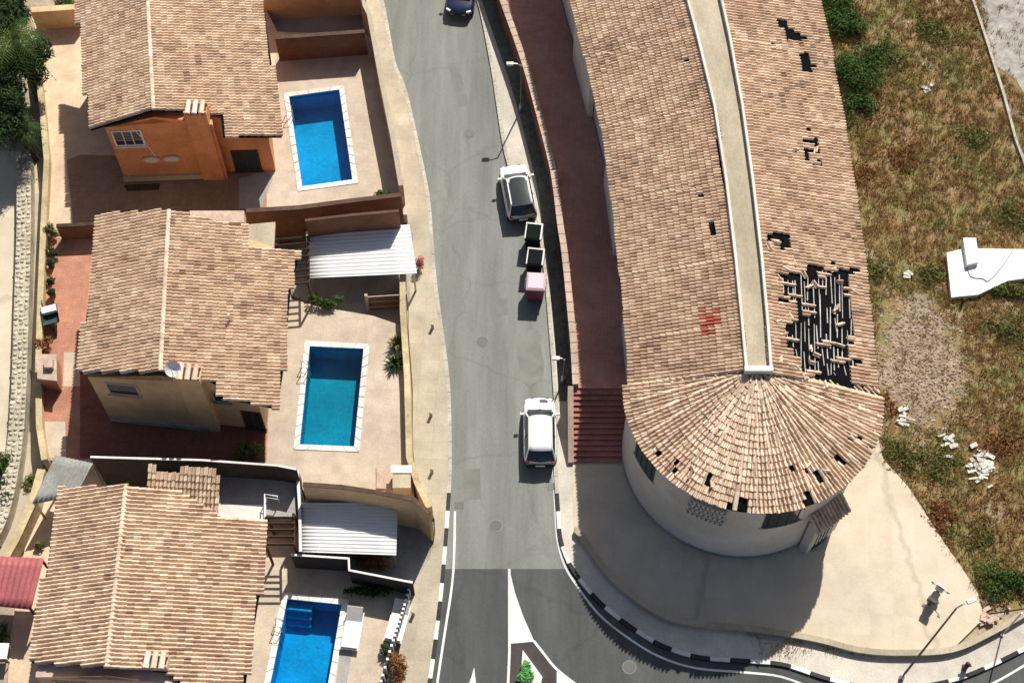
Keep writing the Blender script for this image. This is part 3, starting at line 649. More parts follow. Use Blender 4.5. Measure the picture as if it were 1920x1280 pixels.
holes = [(_bighole,), ragged(1455, 492, 1612, 744, .13), blob([(1470, 55), (1486, 58), (1508, 72), (1504, 82), (1490, 78), (1474, 80)]), blob([(1456, 36), (1472, 38), (1472, 52), (1456, 52)]),
    blob([(1502, 98), (1512, 98), (1516, 120), (1528, 126), (1524, 136), (1506, 136), (1496, 132)]), blob([(1518, 262), (1532, 264), (1534, 280), (1522, 276)]), blob([(1508, 284), (1520, 290), (1522, 308), (1512, 302)]), ragged(1500, 258, 1540, 312, .3),
    ragged(1432, 440, 1490, 480, .35), blob([(1330, 420), (1346, 420), (1346, 440), (1330, 440)]), ragged(1300, 420, 1345, 445, .18),
    blob([(1282, 872), (1300, 864), (1296, 882), (1284, 884)]), blob([(1322, 892), (1334, 884), (1332, 906), (1340, 916), (1324, 914)]), blob([(1374, 908), (1390, 908), (1390, 928), (1374, 928)]),
    blob([(1524, 886), (1540, 878), (1552, 892), (1548, 904), (1534, 902)]), blob([(1556, 850), (1580, 856), (1582, 866), (1566, 864)]), blob([(1588, 812), (1622, 824), (1618, 832), (1592, 822)]), ragged(1260, 860, 1310, 890, .2), ragged(1490, 900, 1530, 950, .18), ragged(1360, 935, 1400, 955, .25), blob([(1226, 838), (1240, 844), (1238, 852), (1226, 850)])]
reds = [[(1314, 580), (1352, 584), (1352, 604), (1340, 628), (1322, 628), (1314, 604)]]
broof = deck_mesh(B, polysL + polysR + fan, M['shade_felt'], .12)
a, r = lay(polysL + polysR + fan, holes, reds, skip=.002); lay_objects(broof, a, 'tile_b', 300, r)
for i in range(NS + 1): ridge_run(broof, ap.lerp(ev[i], .1), ev[i], 'tile_b', .02, .42)
# exposed battens in the big hole (they run across the slope)
bn_ = frame(polysR[6])[0]; bo_ = polysR[6][0]
for xx in range(1468, 1602, 8):
    y0 = rnd.uniform(506, 530)
    while y0 < 700:
        y1 = min(704, y0 + rnd.uniform(20, 110)); dx = rnd.uniform(-2.5, 2.5)
        if inside(xx, y0, _hp) or inside(xx, y1, _hp):
            p0 = onplane(xx + dx, y0, bo_, bn_); p1 = onplane(xx + dx + rnd.uniform(-1, 5), y1, bo_, bn_); mesh('batten', *tube([tuple(p0 + Vector((0, 0, .015))), tuple(p1 + Vector((0, 0, .03)))], rnd.uniform(.016, .03), 4), M['batten'], broof)
        y0 = y1 + rnd.uniform(2, 26)
for k in range(34):
    xx, yy = rnd.uniform(1455, 1605), rnd.uniform(495, 742)
    if k > 22: xx, yy = rnd.choice(((1484, 70), (1512, 118), (1520, 284), (1290, 874), (1330, 900), (1540, 892), (1460, 460))); xx += rnd.gauss(0, 12); yy += rnd.gauss(0, 10)
    p = onplane(xx, yy, bo_, bn_) if yy > 480 and yy < 745 else (onplane(xx, yy, polysR[2][0], frame(polysR[2])[0]) if yy < 480 else onplane(xx, yy, *((lambda f: (f[0], frame(f)[0]))(fan[6 if xx < 1400 else 14]))))
    o = bpy.data.objects.new('loose_tile', TILE_ME['tile_b']); C.objects.link(o); o.parent = broof; n2, d2, a2 = frame(polysR[6]) if xx > 1400 else frame(fan[6])
    m4 = (Matrix((a2, -d2, n2)).transposed() @ Matrix.Rotation(rnd.uniform(0, 6.28), 3, 'Z') @ Matrix.Rotation(rnd.gauss(0, .15), 3, 'X')).to_4x4(); m4.translation = p + n2 * .1 - ORG[broof.name]; o.matrix_local = m4
# roof channel with white upstands
chan = mesh('roof_channel', *prism([(r_[1] + .08, y) for r_, y in zip(rims, ys)] + [(r_[2] - .08, y) for r_, y in list(zip(rims, ys))[::-1]], CZ - .3, CZ + .04), M['concrete'], B)
mesh('upstand', *strip([(r_[1], y) for r_, y in zip(rims, ys)], .13, CZ - .4, CZ + .36), M['white_wall'], chan)
mesh('upstand', *strip([(r_[2], y) for r_, y in zip(rims, ys)], .13, CZ - .4, CZ + .36), M['white_wall'], chan)
mesh('upstand', *prism([(rims[-1][1] - .1, ys[-1] + .15), (rims[-1][1] - .1, ys[-1] - .12), (rims[-1][2] + .1, ys[-1] - .12), (rims[-1][2] + .1, ys[-1] + .15)], CZ - .5, CZ + .365), M['white_coping'], chan)
# walls
wi = .38
for i in range(len(ys) - 1):
    a, b = rims[i], rims[i + 1]; o = .3 + .35 * (i % 2)
    mesh('wall', *prism([(a[0] + o, ys[i] - .003), (b[0] + o, ys[i + 1]), (b[0] + o + .3, ys[i + 1]), (a[0] + o + .3, ys[i] - .003)], 0, EZ + .02), M['white_wall'], B)
    mesh('wall', *prism([(a[3] - wi, ys[i] - .003), (b[3] - wi, ys[i + 1]), (b[3] - wi - .3, ys[i + 1]), (a[3] - wi - .3, ys[i] - .003)], 0, EZ + .02), M['white_wall'], B)
Rw = RR - .32
arc = [(cc.x + Rw * math.cos(a0 + (a1 - a0) * i / 48), cc.y + Rw * math.sin(a0 + (a1 - a0) * i / 48)) for i in range(49)]
rw = mesh('rounded_wall', *strip(arc, .3, -.05, EZ + .03, off=.15), M['white_wall'], B)
mesh('plinth', *strip([(cc.x + (Rw + .03) * math.cos(a0 + (a1 - a0) * i / 48), cc.y + (Rw + .03) * math.sin(a0 + (a1 - a0) * i / 48)) for i in range(49)], .06, -.05, .45, off=.03), M['grey_conc'], rw)
def curved(name, t0, t1, z0, z1, o0, o1, m, parent, k=8):
    pts = [(cc.x + (Rw + (o0 + o1) / 2) * math.cos(t0 + (t1 - t0) * i / k), cc.y + (Rw + (o0 + o1) / 2) * math.sin(t0 + (t1 - t0) * i / k)) for i in range(k + 1)]
    return mesh(name, *strip(pts, o1 - o0, z0, z1), m, parent)
def ang(px, py, z):
    """angle on the wall of the pixel seen at height z"""
    p = P(px, py, z); return math.atan2(p.y - cc.y, p.x - cc.x)
tA0, tA1 = ang(1182, 830, 5.7), ang(1218, 890, 5.7); tB0, tB1 = ang(1437, 985, 5.7), ang(1514, 962, 5.7)
for t0, t1 in ((tA0, tA1), (tB0, tB1)):
    g = curved('window', t0, t1, 4.3, 6.5, -.05, .02, M['glass'], B)
    curved('sill', t0 - .02, t1 + .02, 4.2, 4.298, -.02, .08, M['white_coping'], g); curved('lintel', t0 - .01, t1 + .01, 6.502, 6.58, -.02, .07, M['white_coping'], g)
    for k in range(4):
        t = t0 + (t1 - t0) * (k + .5) / 4; curved('mullion', t - .004, t + .004, 4.3, 6.5, .02, .05, M['black'], g, 1)
# block of round clay vents
tC0, tC1 = ang(1277, 965, 5.4), ang(1360, 980, 5.4)
vb = curved('vent_panel', tC0, tC1, 4.3, 6.1, -.02, .015, M['grey_conc'], B)
for r_ in range(4):
    for c in range(8):
        t = tC0 + (tC1 - tC0) * (c + .5 + .25 * (r_ % 2)) / 8.4; z = 4.55 + r_ * .45; q = Vector((math.cos(t), math.sin(t), 0)); p = Vector((cc.x, cc.y, z)) + q * Rw; tt = Vector((-q.y, q.x, 0)); V = []
        for rad, o in ((.19, .012), (.19, .16), (.13, .16), (.13, .03)):
            for k in range(10): V.append(tuple(p + q * o + (tt * math.cos(k * math.pi / 5) + Vector((0, 0, 1)) * math.sin(k * math.pi / 5)) * rad))
        Fc = [(j * 10 + k, j * 10 + (k + 1) % 10, (j + 1) * 10 + (k + 1) % 10, (j + 1) * 10 + k) for j in range(3) for k in range(10)]
        vt = mesh('vent_ring', V, Fc, M['white_wall'], vb); mesh('vent_hole', [tuple(v) for v in V[30:40]], [tuple(range(10))], M['black'], vb)
# small tiled porch with white grille on the east side of the curve
tp = ang(1552, 945, 4.6); qd = Vector((math.cos(tp), math.sin(tp))); qt = Vector((-qd.y, qd.x)); pc = cc + qd * (Rw + .05)
def pq(u, o): p = pc + qt * u + qd * o; return (p.x, p.y)
pg = mesh('porch_wall', *prism([pq(-.9, .0), pq(-.9, .5), pq(.9, .5), pq(.9, 0)], .1, 3.5), M['white_wall'], B)
ppl = [Vector((*pq(-1.1, .02), 4.3)), Vector((*pq(1.1, .02), 4.3)), Vector((*pq(1.1, .72), 3.75)), Vector((*pq(-1.1, .72), 3.75))]
pr_ = deck_mesh(B, [ppl], M['shade_felt'], .08, 'porch_roof'); a, _ = lay([ppl]); lay_objects(pr_, a, 'tile_b')
for k in range(7): mesh('grille_bar', *tube([(*pq(-.75 + k * .25, .6), 1.2), (*pq(-.75 + k * .25, .6), 3.3)], .03, 5), M['white'], B)
mesh('door', *prism([pq(-.5, .502), pq(-.5, .54), pq(.5, .54), pq(.5, .502)], .14, 2.2), M['shutter'], B)
# ---------------------------------------------------------------- plots, decks and pools
def xy(l): return [tuple(p)[:2] for p in l]
def plot(name, px, z, m, holes=(), z0=-.1):
    o = xy(PX(px, z)); V, Fc = holed(o, [xy(h) for h in holes], z); n = len(o); k = len(V)
    V = V + [(p[0], p[1], z0) for p in o]
    sd = [(k + i, k + (i + 1) % n, (i + 1) % n, i) for i in range(n)]
    if area(o) < 0: sd = [f[::-1] for f in sd]
    t = mesh(name, V, Fc + sd, m); t['kind'] = 'structure'; return t
y1 = plot('pool_terrace', [(60, 30), (150, 20), (500, 20), (520, 60), (690, 66), (705, 90), (728, 210), (749, 314), (763, 402), (560, 402), (470, 432), (86, 436), (90, 300), (80, 180)], D1, M['cream_tile'], [POOL[1]])
sheet('deck_paving', [], 0, None) if False else None
def overlay(name, px, z, m, parent, holes=()): return mesh(name, *holed(xy(PX(px, z)), [xy(h) for h in holes], z), m, parent)
overlay('deck_paving', [(517, 100), (690, 75), (704, 92), (727, 212), (748, 316), (760, 398), (562, 398), (510, 400), (500, 330)], D1 + .005, M['deck'], y1, [POOL[1]])
overlay('yard_paving', [(150, 290), (500, 300), (500, 396), (462, 424), (138, 424), (125, 300)], D1 + .009, M['brown_tile'], y1)
overlay('grey_paving', [(448, 335), (498, 320), (512, 335), (490, 388), (448, 392)], D1 + .013, M['grey_conc'], y1)
y2 = plot('pool_terrace', [(84, 444), (440, 444), (540, 500), (545, 560), (600, 575), (700, 592), (758, 612), (770, 731), (776, 932), (566, 918), (556, 884), (400, 866), (88, 862), (74, 720), (76, 580)], D2, M['deck'], [POOL[2]])
overlay('patio_paving', [(85, 446), (440, 446), (522, 540), (506, 700), (500, 866), (400, 864), (89, 860), (75, 720), (77, 580)], D2 + .005, M['pink_tile'], y2)
overlay('yard_paving', [(150, 690), (500, 700), (498, 866), (400, 862), (150, 858)], D2 + .009, M['shade_tile'], y2)  # darker copy of the patio tile, paints the house's shade on the yard
overlay('stone_paving', [(120, 660), (170, 660), (170, 724), (118, 724)], D2 + .006, M['deck'], y2)
overlay('stone_paving', [(84, 790), (122, 790), (124, 858), (88, 858)], D2 + .006, M['deck'], y2)
y3 = plot('pool_terrace', [(60, 946), (110, 866), (400, 870), (556, 886), (562, 1042), (652, 1048), (652, 1074), (772, 1098), (742, 1200), (700, 1340), (10, 1340), (20, 1190)], D3, M['cream_tile'], [POOL[3]])
overlay('deck_paving', [(500, 1040), (652, 1050), (652, 1076), (770, 1100), (740, 1200), (700, 1338), (440, 1338)], D3 + .005, M['deck'], y3, [POOL[3]])
overlay('grey_strip', [(655, 1126), (676, 1128), (664, 1200), (640, 1338), (622, 1338), (640, 1205)], D3 + .01, M['grey_conc'], y3)
sheet('driveway', xy(PX([(560, 440), (775, 436), (768, 520), (764, 610), (700, 590), (600, 573), (548, 555)], .13)), .13, M['grey_conc'], th=.3)
sheet('driveway', xy(PX([(566, 934), (812, 978), (806, 1045), (776, 1092), (655, 1068), (655, 1046), (566, 1040)], .128)), .128, M['grey_conc'], th=.3)
def pool(label, k, z, wc, depth=1.45, step_corner=0):
    c = [Vector(p) for p in POOL[k]]
    if area(c) < 0: c = c[::-1]
    ctr = sum(c, Vector()) / 4; t = thing('swimming_pool', label, 'pool', (ctr.x, ctr.y, z - depth), 'pools behind the houses')
    n = 4; V = [(p.x, p.y, z + .002) for p in c] + [(p.x, p.y, z - depth) for p in c]
    mesh('basin', V, [(4, 5, 6, 7)] + [((i + 1) % n, i, 4 + i, 4 + (i + 1) % n)[::-1] for i in range(n)][::1], M['pool_tile'], t)
    ins = offset(xy(c), -.27, True); inn = offset(xy(c), .03, True)
    for i in range(4):
        j = (i + 1) % 4; L = (Vector(ins[j]) - Vector(ins[i])).length; m = max(2, int(L / .62))
        for q in range(m):
            a, b = q / m + .004, (q + 1) / m - .004; A0 = ins[i].lerp(ins[j], a); A1 = ins[i].lerp(ins[j], b); B1 = inn[i].lerp(inn[j], b); B0 = inn[i].lerp(inn[j], a)
            mesh('coping_stone', *prism([A0, A1, B1, B0], z - .03, z + .045 + random.uniform(-.004, .004)), M['white_coping'], t)
    mesh('water', [(p.x, p.y, z - .13) for p in c], [(0, 1, 2, 3)], pool_water('pool_water', wc), t)
    tl_ = sorted(c, key=lambda p: (p.x - p.y))[0]; o = [p for p in c if p is not tl_]
    ex = min(o, key=lambda p: abs(p.y - tl_.y)); ey = min(o, key=lambda p: abs(p.x - tl_.x)); dx = (ex - tl_).normalized(); dy = (ey - tl_).normalized()
    for i, (wd, zz) in enumerate(((.55, .35), (.9, .7), (1.25, 1.05)) if k == 3 else ()):
        a = tl_ + dx * .01 + dy * .01; mesh('pool_step', *prism([a, a + dx * 1.3, a + dx * 1.3 + dy * wd * .8, a + dy * wd * .8], z - depth, z - zz - .001 * i), M['pool_tile'], t)
    la = tl_ + dy * 1.35
    for s in (0, .42):
        b = la + dy * s; mesh('ladder_rail', *tube([tuple(b - dx * .28 + Vector((0, 0, .05))), tuple(b - dx * .26 + Vector((0, 0, .75))), tuple(b + dx * .1 + Vector((0, 0, .78))), tuple(b + dx * .12 + Vector((0, 0, -.9)))], .025, 6), M['steel'], t)
pool('bright blue rectangular pool beside the orange house', 1, D1, (.30, .84, .93))
pool('teal rectangular pool beside the ochre house', 2, D2, (.27, .74, .70))
pool('deep blue rectangular pool at the bottom edge beside sun loungers', 3, D3, (.24, .82, .96))
# ---------------------------------------------------------------- garden walls
def gwall(label, px, z, m, cop, th=.25, z0=-.1, zp=None, side=0, name='garden_wall', grp=None):
    pts = xy(PX(px, z if zp is None else zp)); t = thing(name, label, 'wall', (*pts[0], 0)); t['kind'] = 'thing'
    mesh('wall_body', *strip(pts, th, z0, z, off=side * th / 2), m, t); mesh('coping', *strip(pts, th + .03, z + .002, z + .07, off=side * th / 2), cop, t); return t
gwall('red-brown wall north of the topmost pool', [(516, 72), (600, 66), (684, 60)], 3.0, M['red_wall'], M['dark_cop'])
gwall('tall dark street wall beside the topmost pool terrace', [(682, 0), (690, 57), (703, 84), (726, 208), (747, 312), (762, 400)], 2.9, M['garden_wall'], M['walk'], zp=.1, side=-1)
gwall('red-brown wall between the topmost pool and the white carport', [(462, 396), (560, 390), (660, 377), (752, 366)], 3.5, M['red_wall'], M['dark_cop'])
gwall('lower brown rail wall right behind the white carport roof near the shrub', [(572, 414), (660, 404), (748, 396)], 3.9, M['red_wall'], M['dark_cop'], .14)
gwall('low street wall beside the teal pool terrace', [(763, 520), (764, 614), (772, 731), (776, 880), (790, 925), (813, 972)], 1.75, M['garden_wall'], M['garden_wall'], .3, zp=.1, side=-1)
gwall('tall brown retaining wall below the teal pool terrace', [(568, 908), (640, 913), (700, 922), (775, 936), (806, 962)], 3.75, M['tan_wall'], M['dark_cop'], .2)
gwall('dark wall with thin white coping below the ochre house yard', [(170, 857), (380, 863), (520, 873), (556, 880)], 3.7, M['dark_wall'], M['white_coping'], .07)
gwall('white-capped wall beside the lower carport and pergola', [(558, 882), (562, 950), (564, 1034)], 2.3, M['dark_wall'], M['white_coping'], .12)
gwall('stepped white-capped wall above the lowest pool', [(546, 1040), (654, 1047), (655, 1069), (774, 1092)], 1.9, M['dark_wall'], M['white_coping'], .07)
gwall('ochre wall beside the upper house roof near the palm', [(58, 20), (150, 14)], 2.6, M['tan_wall'], M['tan_wall'], .4)
gwall('dark red wall between the two upper house patios', [(106, 424), (188, 420)], 2.3, M['red_wall'], M['wood'], .2)
gwall('long yellowish alley wall along the left house plots', [(62, 60), (78, 190), (88, 300), (82, 420), (76, 560), (72, 700), (74, 800), (84, 862)], 1.5, M['garden_wall'], M['garden_wall'], .3)
gwall('slanting yellowish alley wall beside the lowest house', [(78, 880), (62, 940), (30, 1010), (-10, 1080)], 1.2, M['garden_wall'], M['garden_wall'], .4)
# thin palisade beside the lowest pool
fc = thing('palisade', 'dotted black and white picket fence right of the loungers', 'fence', P(750, 1180))
fl = smoothline([(773, 1098), (762, 1140), (750, 1180), (735, 1225), (716, 1290)], 10); fw = xy(PX(fl, .2))
mesh('rail', *strip(fw, .05, .9, .97), M['white'], fc)
for i, p in enumerate(fw): mesh('picket', *bx(p[0], p[1], .6, .12, .12, 1.1), M['white'] if i % 2 else M['black'], fc)
# rubble wall of the alley with its stones
rb_ = thing('rubble_wall', 'rough rubble stone wall along the pale alley', 'wall', P(45, 500))
rp = smoothline([(44, 292), (44, 420), (40, 560), (36, 700), (30, 800), (20, 880), (2, 960), (-20, 1010)], 6); rw_ = xy(PX(rp, .9))
mesh('wall_core', *strip(rw_, .82, -.05, .86), M['mortar'], rb_)
stones = []
for k in range(6):
    V = []; rr = random.Random(k)
    pts = [(math.cos(2 * math.pi * i / 7) * rr.uniform(.75, 1), math.sin(2 * math.pi * i / 7) * rr.uniform(.75, 1)) for i in range(7)]
    V = [(x, y, -.3) for x, y in pts] + [(x * .95, y * .95, .35) for x, y in pts] + [(x * .6, y * .6, .62 + rr.uniform(-.1, .1)) for x, y in pts]
    Fc = [(i, (i + 1) % 7, 7 + (i + 1) % 7, 7 + i) for i in range(7)] + [(7 + i, 7 + (i + 1) % 7, 14 + (i + 1) % 7, 14 + i) for i in range(7)] + [tuple(range(14, 21))]
    stones.append(mk(V, Fc, M['stone'], 'stone'))
def put(parent, name, me, p, rz, sc, rx=0.):
    o = bpy.data.objects.new(name, me); C.objects.link(o); o.parent = parent; org = ORG[parent.name]
    o.location = Vector(p) - org; o.rotation_euler = (rx, random.uniform(-.1, .1), rz); o.scale = sc; return o
wl2 = [Vector(p) for p in rw_]; acc = [0]
for a, b in zip(wl2, wl2[1:]): acc.append(acc[-1] + (b - a).length)
x = .1; cnt = 0
while x < acc[-1] and cnt < 295:
    for r in (-.28, 0, .28):
        xx = min(acc[-1] - .01, x + random.uniform(-.08, .08)); i = max(j for j in range(len(acc)) if acc[j] <= xx); i = min(i, len(wl2) - 2); d = (wl2[i + 1] - wl2[i]).normalized(); p = wl2[i] + d * (xx - acc[i]) + Vector((-d.y, d.x)) * (r + random.uniform(-.05, .05))
        put(rb_, 'stone', random.choice(stones), (p.x, p.y, .86), random.uniform(0, 6), (random.uniform(.12, .17), random.uniform(.1, .15), random.uniform(.08, .16))); cnt += 1
    x += .31
sheet('alley', xy(PX([(-200, 270), (40, 285), (42, 420), (38, 560), (34, 700), (26, 800), (14, 880), (-8, 960), (-200, 1100)])), .0, M['plaza'], th=.2)
sheet('verge', xy(PX([(52, 288), (92, 300), (84, 420), (78, 560), (74, 700), (76, 800), (84, 862), (62, 940), (30, 1010), (-10, 1060), (-12, 980), (22, 880), (38, 790), (46, 600)])), .02, M['walk'], th=.2)
# ---------------------------------------------------------------- carports, lean-to, shed, pergolas
def corrugated(name, label, cat, px, z, m, waves, amp=.03, along_x=True, zs=None, post_h=0., pm=None):
    zs = zs or [z] * 4; q = [P(a, b, zz) for (a, b), zz in zip(px, zs)]; ctr = sum(q, Vector()) / 4; t = thing(name, label, cat, (ctr.x, ctr.y, post_h))
    nw = waves * 6; V = []; Fc = []; nl = 5
    for i in range(nw + 1):
        v = i / nw
        for j in range(nl + 1):
            u = j / nl; A = (q[0].lerp(q[1], u)).lerp(q[3].lerp(q[2], u), v) if along_x else (q[0].lerp(q[3], u)).lerp(q[1].lerp(q[2], u), v)
            V.append((A.x, A.y, A.z + amp * math.sin(v * waves * 2 * math.pi)))
    for i in range(nw):
        for j in range(nl): a = i * (nl + 1) + j; f = (a, a + nl + 1, a + nl + 2, a + 1); Fc.append(f if along_x else f[::-1])
    r = mesh('roof_sheet', V, Fc, m, t, True)
    so_ = r.modifiers.new('thickness', 'SOLIDIFY'); so_.thickness = .02
    for i in range(4):
        e = q[i].lerp(ctr, .06); mesh('post', *bx(e.x, e.y, (e.z - .06 + post_h) / 2, .1, .1, e.z - .06 - post_h), pm or M['steel'], t)
    for a, b in ((0, 1), (3, 2)):
        A, B_ = q[a].lerp(ctr, .05), q[b].lerp(ctr, .05); mesh('beam', *tube([tuple(A - Vector((0, 0, .09))), tuple(B_ - Vector((0, 0, .09)))], .05, 4), pm or M['steel'], t)
    return t
corrugated('carport', 'white corrugated carport roof beside the ochre house', 'carport', [(573, 434), (768, 421), (782, 512), (580, 521)], 2.3, M['white_metal'], 13, zs=[2.35, 2.35, 2.2, 2.2], post_h=.13)
corrugated('carport', 'white corrugated carport roof above the lowest pool', 'carport', [(567, 942), (746, 941), (743, 1040), (564, 1034)], 2.2, M['white_metal'], 14, zs=[2.2, 2.2, 2.05, 2.05], post_h=.13)
corrugated('lean_to', 'grey corrugated lean-to roof at the corner of the lowest house', 'roof', [(104, 853), (174, 868), (142, 928), (60, 944)], 2.6, M['grey_metal'], 9, along_x=False, zs=[2.7, 2.7, 2.3, 2.3], post_h=.1)
corrugated('garden_shed', 'dark pink ribbed metal shed roof at the left edge', 'shed', [(-40, 1040), (82, 1046), (58, 1142), (-60, 1130)], 2.5, M['red_metal'], 11, along_x=False, zs=[2.6, 2.6, 2.4, 2.4], post_h=.1, pm=M['wood'])
def pergola(label, x0, x1, ys_, z, zg, slant=-6, m='wood'):
    c0 = P((x0 + x1) / 2, ys_[0], zg); t = thing('pergola', label, 'pergola', c0)
    for y in ys_:
        a, b = P(x0, y, z), P(x1, y + slant, z); mesh('beam', *tube([tuple(a), tuple(b)], .075, 4), M[m], t)
    a, b = P(x0 + 4, ys_[0] - 3, z - .12), P(x0 + 2, ys_[-1] + 4, z - .12); mesh('side_beam', *tube([tuple(a), tuple(b)], .07, 4), M[m], t)
    c, d = P(x1 - 2, ys_[0] - 8, z - .12), P(x1 - 1, ys_[-1] + 0, z - .12); mesh('side_beam', *tube([tuple(c), tuple(d)], .07, 4), M[m], t)
    for p in (a, b, c, d): mesh('post', *bx(p.x, p.y, (z - .2 + zg) / 2, .11, .11, z - .2 - zg), M[m], t)
pergola('dark timber pergola slats left of the upper white carport', 514, 580, [450, 461, 473, 486, 499, 511, 524, 536], 3.0, 1.0)
pergola('dark timber pergola slats left of the lower white carport', 497, 552, [970, 981, 993, 1006, 1020], 2.8, .15, 0)
bx_ = thing('brick_planter', 'small pale box planter at the corner of the teal pool terrace', 'planter', P(750, 900, D2))
q = PX([(736, 876), (770, 876), (770, 914), (736, 914)], D2 + .9); mesh('box', *prism(q, D2, D2 + .9), M['concrete'], bx_)
mesh('lid', *prism(PX([(733, 872), (772, 872), (772, 886), (733, 886)], D2 + .95), D2 + .902, D2 + .97), M['white_coping'], bx_)
pt = sheet('step_stone', xy(PX([(706, 874), (734, 870), (734, 918), (706, 916)], D2)), D2 + .1, M['coping_pink'], th=.12); 
tag(pt, 'pink tiled step beside the pale box planter', 'step'); del pt['kind']
# top-centre neighbour: ochre building with shaded yard
nb = thing('neighbour_house', 'ochre neighbouring house cut off by the top edge left of the road', 'house', P(600, 0))
mesh('wall', *prism(PX([(500, 40), (690, 30), (672, -80), (490, -80)], 0), -.05, 5.0), M['tan_wall'], nb)
mesh('roof_slab', *prism(PX([(482, -62), (698, -70), (676, -190), (474, -190)], 5.05), 5.0, 5.15), M['concrete'], nb)
ny = sheet('yard', xy(PX([(495, 30), (690, 24), (690, 70), (515, 80)], .1)), .1, M['grey_conc'], th=.2)
# ---------------------------------------------------------------- vegetation
def leaves(cl, n, size, rng, up=.35, elong=1.6):
    """leaf quads spread through ellipsoid clumps: cl=[(c, (rx,ry,rz))]"""
    V = []; Fc = []; wts = np.array([r[0] * r[1] * r[2] for _, r in cl]) ** .66; wts /= wts.sum(); cnts = rng.multinomial(n, wts)
    for (c, r), k in zip(cl, cnts):
        d = rng.normal(size=(k, 3)); d /= np.linalg.norm(d, axis=1)[:, None]; rad = rng.random(k) ** .38; pos = np.array(c) + d * rad[:, None] * np.array(r)
        nrm = d + rng.normal(size=(k, 3)) * .6 + np.array([0, 0, up]); nrm /= np.linalg.norm(nrm, axis=1)[:, None]
        t = np.cross(nrm, rng.normal(size=(k, 3))); t /= np.linalg.norm(t, axis=1)[:, None]; b = np.cross(nrm, t); s = size * (.6 + .8 * rng.random(k))[:, None]
        A = pos - t * s * elong; Bq = pos + b * s * .5; Cq = pos + t * s * elong; Dq = pos - b * s * .5; k0 = len(V)
        V += np.stack([A, Bq, Cq, Dq], 1).reshape(-1, 3).tolist(); Fc += [(k0 + 4 * i, k0 + 4 * i + 1, k0 + 4 * i + 2, k0 + 4 * i + 3) for i in range(k)]
    return V, Fc
rng = np.random.default_rng(11)
def shrub(label, px, py, z, rx, h, m, n=500, size=.09, cat='shrub', name='shrub', grp=None, ry=None, clumps=6):
    q = P(px, py, z); t = thing(name, label, cat, q, grp); ry = ry or rx
    cl = [((q.x + rng.normal() * rx * .4, q.y + rng.normal() * ry * .4, q.z + h * (.4 + .25 * rng.random())), (rx * rng.uniform(.4, .65), ry * rng.uniform(.4, .65), h * rng.uniform(.3, .45))) for _ in range(clumps)]
    mesh('foliage', *leaves(cl, n, size, rng), M[m], t)
    st_ = [tube([tuple(q), (c[0], c[1], c[2])], .03, 5, .012) for c, _ in cl]; mesh('stem', *join(*st_), M['bark'], t); return t
def tree(label, px, py, zc, r, m, n, size=.12, clumps=14, group=None, flat=.7):
    """crown centred on the pixel at height zc"""
    q = P(px, py, zc); t = thing('tree', label, 'tree', (q.x, q.y, 0), group)
    cl = [((q.x + rng.normal() * r * .5, q.y + rng.normal() * r * .5, zc + rng.normal() * r * .28), tuple(np.array((1, 1, flat)) * r * rng.uniform(.28, .5))) for _ in range(clumps)]
    mesh('crown', *leaves(cl, n, size, rng), M[m], t)
    mesh('trunk', *join(tube([(q.x, q.y, 0), (q.x + .1, q.y, zc * .5), (q.x, q.y + .1, zc)], .2, 9, .1), *[tube([(q.x, q.y, zc * .55), ((q.x + c[0]) / 2, (q.y + c[1]) / 2, zc * .8), c], .07, 6, .02) for c, _ in cl[:9]]), M['bark'], t)
tree('dense dark broadleaf tree overhanging the upper left corner', 4, 20, 4.6, 2.1, 'leaf_dark', 7000, .1, 20)
tree('mid-green tree between palm and alley at the left edge', 18, 205, 3.6, 2.0, 'leaf_dark', 7000, .09, 20)
tree('leafy dark tree directly below the upper corner at the left edge', 0, 115, 4.2, 2.1, 'leaf_dark', 6000, .1, 18)
def palm(label, px, py, zt, nfr, ln, m, seed=1):
    q = P(px, py, zt); t = thing('palm_tree', label, 'palm', (q.x, q.y, 0)); mesh('trunk', *tube([(q.x, q.y, 0), (q.x + .06, q.y, zt * .5), (q.x, q.y, zt)], .2, 9, .14), M['bark'], t); rr = np.random.default_rng(seed)
    for k in range(nfr):
        a = 2 * math.pi * (k + rr.random() * .6) / nfr; el_ = rr.uniform(-.1, .9); V = []; Fc = []; L = ln * rr.uniform(.8, 1.1); pts = []
        for i in range(9):
            s = i / 8; pts.append(Vector((q.x + math.cos(a) * L * s * math.cos(el_ * (1 - s * .5)), q.y + math.sin(a) * L * s * math.cos(el_ * (1 - s * .5)), zt + L * (math.sin(el_) * s - .75 * s * s))))
        sd = Vector((-math.sin(a), math.cos(a), 0))
        for i in range(1, 9):
            for f in (0, .5):
                p = pts[i - 1].lerp(pts[i], f + .25); d = (pts[i] - pts[i - 1]).normalized(); wl = .55 * L / 2 * math.sin(math.pi * min(1, .15 + (i + f) / 9.5)) + .06
                for s in (-1, 1):
                    tip = p + sd * s * wl + d * wl * .55 - Vector((0, 0, wl * .25)); k0 = len(V); V += [tuple(p - d * .035), tuple(p + d * .035), tuple(tip)]; Fc.append((k0, k0 + 1, k0 + 2) if s < 0 else (k0 + 1, k0, k0 + 2))
        fo = mesh('frond', V, Fc, M[m], t); mesh('midrib', *tube([tuple(p) for p in pts], .022, 4, .006), M['leaf_olive'], fo)
palm('feathery palm at the left edge beside the cream patio', 22, 75, 5.6, 22, 2.6, 'leaf')
palm('low palm clump at the left edge above the alley', 38, 240, 3.2, 16, 1.5, 'leaf_dark', 5)
shrub('bright green shrub at the top edge behind the ochre wall', 122, 30, .0, .9, 2.2, 'leaf', 700)
shrub('green bush at the left edge beside the alley wall', 4, 880, 0, .75, 1.6, 'leaf', 900)
